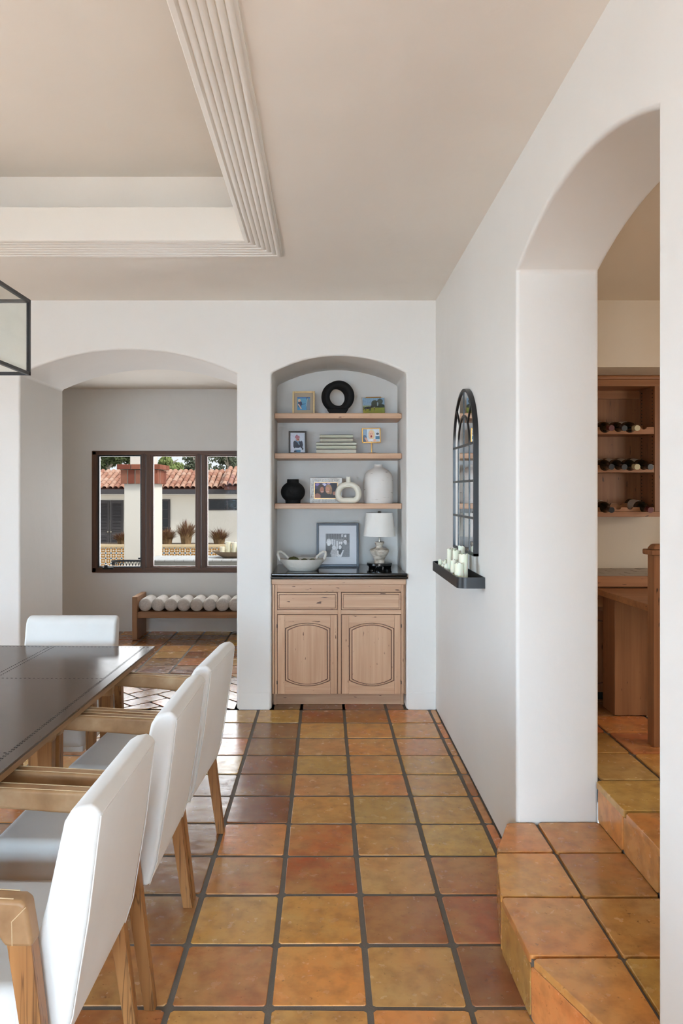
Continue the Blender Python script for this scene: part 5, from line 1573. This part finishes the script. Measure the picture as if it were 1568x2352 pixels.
def roof_mesh(L, R):
    vs, fs = [], []
    n = 7
    for (t, rr_) in ((0, R), (1, R * 0.86)):
        for k in range(n):
            a = math.pi * k / (n - 1)
            vs.append((rr_ * math.cos(a), t * L, rr_ * math.sin(a) * 0.85))
        for k in range(n):
            a = math.pi * k / (n - 1)
            vs.append((rr_ * 0.85 * math.cos(a), t * L, rr_ * 0.85 * math.sin(a) * 0.85 - 0.004))
    for k in range(n - 1):
        fs += [(k, k + 1, 2 * n + k + 1, 2 * n + k), (k, n + k, n + k + 1, k + 1), (n + k, 3 * n + k, 3 * n + k + 1, n + k + 1)]
    me = bpy.data.meshes.new('roof_tile')
    me.from_pydata(vs, [], fs)
    for p in me.polygons:
        p.use_smooth = True
    me.set_sharp_from_angle(angle=math.radians(50))
    me.materials.append(M['roof_tile'])
    return me
RT = roof_mesh(0.42, 0.105)
sl = math.atan(rise_)
def roof_tiles(parent, xa, xb, y0, z0, rows, pitch):
    og = origin_of(parent)
    n = int((xb - xa) / pitch)
    for r in range(rows):
        for k in range(n):
            o = bpy.data.objects.new('roof_tile', RT)
            COL.objects.link(o)
            o.parent = parent
            o.rotation_euler = (sl, 0, random.uniform(-0.03, 0.03))
            o.location = Vector((xa + pitch * k + random.uniform(-0.01, 0.01), y0 - 0.05 + r * 0.34, z0 - 0.02 + rise_ * r * 0.34 + random.uniform(0, 0.012) + 0.012)) - og
            o.color = lin(random.choice(TC))
roof_tiles(rf, -10.2, -3.6, ry0, ez, 6, 0.222)
for k in range(22):
    MB().lathe([(0.11, 0.0), (0.095, 0.34)], (-10.3 + 0.32 * k, ry1 + 0.02, ez + rise_ * (ry1 - ry0) - 0.03), 10, axis='x').build('ridge_tile', 'roof_tile', rf, color=lin(random.choice(TC)))
# higher roof at the right
rf2 = MB().add([(-3.95, 29.2, 1.75), (-1.8, 29.2, 1.75), (-1.8, 31.2, 2.47), (-3.95, 31.2, 2.47), (-3.95, 29.2, 1.62), (-1.8, 29.2, 1.62), (-3.95, 31.2, 1.62), (-1.8, 31.2, 1.62)],
               [(0, 1, 2, 3), (0, 1, 5, 4), (0, 3, 6, 4), (1, 2, 7, 5), (2, 3, 6, 7), (4, 5, 7, 6)]).build('side_roof', 'roof_underlay', hs, smooth=False)
roof_tiles(rf2, -3.95, -2.4, 29.2, 1.80, 6, 0.222)
MB().box(-3.9, -2.0, 29.26, 29.36, 1.48, 1.64).build('side_gutter', 'dark_paint', hs)
# louvred double door, glazed door, high window
zd = 1.19
for a, b in ((PX(228, YH), PX(252, YH)), (PX(253.5, YH), PX(284, YH))):
    d = MB().box(a, b, YH - 0.05, YH, -0.9, zd).build('door', 'dark_paint', hs)
    for z0_, z1_ in ((-0.8, -0.15), (-0.05, zd - 0.09)):
        for q in range(int((z1_ - z0_) / 0.06)):
            MB().add([(a + 0.09, YH - 0.085, z0_ + q * 0.06), (b - 0.09, YH - 0.085, z0_ + q * 0.06), (b - 0.09, YH - 0.05, z0_ + q * 0.06 + 0.05), (a + 0.09, YH - 0.05, z0_ + q * 0.06 + 0.05), (a + 0.09, YH - 0.05, z0_ + q * 0.06), (b - 0.09, YH - 0.05, z0_ + q * 0.06)],
                     [(0, 1, 2, 3), (0, 1, 5, 4), (0, 3, 4), (1, 2, 5)]).build('louvre', 'dark_paint', d, smooth=False)
    MB().lathe([(0.0, -0.03), (0.035, -0.02), (0.035, 0.02), (0, 0.03)], (b - 0.05 if a < -9 else a + 0.05, YH - 0.09, -0.1), 10, axis='y').build('knob', 'nickel', d)
a, b = PX(352, YH), PX(391, YH)
d = MB().box(a, b, YH - 0.05, YH, -0.9, 1.23).build('glazed_door', 'dark_paint', hs)
for q in range(4):
    MB().box(a + 0.1, b - 0.09, YH - 0.06, YH - 0.05, -0.25 + q * 0.36, 0.07 + q * 0.36).build('pane', 'dark_glass', d)
MB().box(b - 0.25, b - 0.05, YH - 0.11, YH - 0.07, -0.10, -0.06).build('handle', 'brass', d)
a, b = PX(479, YH), PX(566, YH)
d = MB().box(a, b, YH - 0.04, YH, PZ(1172, YH), PZ(1146, YH)).build('window', 'dark_paint', hs)
for q in range(2):
    xa = a + 0.05 + q * (b - a - 0.05) / 2
    MB().box(xa, xa + (b - a - 0.05) / 2 - 0.06, YH - 0.05, YH - 0.04, PZ(1172, YH) + 0.06, PZ(1146, YH) - 0.05).build('pane', 'dark_glass', d)

# trees behind the house
def tree(px_, y0px, wpx, hpx, Y_, mt, n, lb, seed, leaf=0.16, droop=0.0):
    rr = random.Random(seed)
    x_ = PX(px_, Y_)
    zc = PZ(y0px, Y_)
    rx, rz = wpx / F * Y_ / 2, hpx / F * Y_ / 2
    t = thing('garden_tree', lb, 'tree', (x_, Y_, -0.95), 'trees behind the courtyard house')
    tr = MB().tube([(x_, Y_, -0.95), (x_ + 0.1, Y_, (zc - 0.95) / 2), (x_ - 0.05, Y_, zc)], [0.18, 0.14, 0.08], 8)
    for k in range(6):
        a = rr.uniform(0, 6.28)
        tr.tube([(x_, Y_, zc - rz * 0.6), (x_ + rx * 0.35 * math.cos(a), Y_ + rx * 0.3 * math.sin(a), zc), (x_ + rx * 0.75 * math.cos(a), Y_ + rx * 0.6 * math.sin(a), zc + rz * rr.uniform(0.1, 0.7))], [0.07, 0.05, 0.02], 6)
    tr.build('trunk', 'bark', t)
    mb = MB()
    blobs = [(rr.uniform(-0.75, 0.75), rr.uniform(-0.6, 0.6), rr.uniform(-0.75, 0.75), rr.uniform(0.25, 0.5)) for _ in range(16)]
    for k in range(n):
        bx, by, bz, br_ = rr.choice(blobs)
        v = Vector((rr.gauss(0, 1), rr.gauss(0, 1), rr.gauss(0, 1)))
        v = v.normalized() * br_ * rr.random() ** 0.4
        c = Vector((x_ + (bx + v.x) * rx, Y_ + (by + v.y) * rx, zc + (bz + v.z) * rz))
        d = Vector((rr.uniform(-1, 1), rr.uniform(-1, 1), rr.uniform(-1, 1) - droop)).normalized()
        u_ = d.orthogonal().normalized() * leaf * 0.28
        mb.add([c, c + d * leaf * 0.5 + u_, c + d * leaf, c + d * leaf * 0.5 - u_], [(0, 1, 2, 3)])
    mb.build('crown', mt, t, smooth=False)['kind'] = 'stuff'
tree(248, 1058, 105, 60, 40, 'leaf_dark', 7000, 'dense dark green tree above the roof at the left', 11, 0.2)
tree(389, 1062, 52, 44, 37, 'leaf_light', 2600, 'light green feathery tree right of the brick cap', 12, 0.2, 1.2)
tree(452, 1060, 60, 56, 42, 'leaf_grey', 1500, 'sparse grey green tree behind the middle of the roof', 13, 0.17, 0.8)
tree(525, 1058, 76, 52, 41, 'leaf_grey', 1700, 'sparse grey green tree with pale branches at the right', 14, 0.17, 0.8)
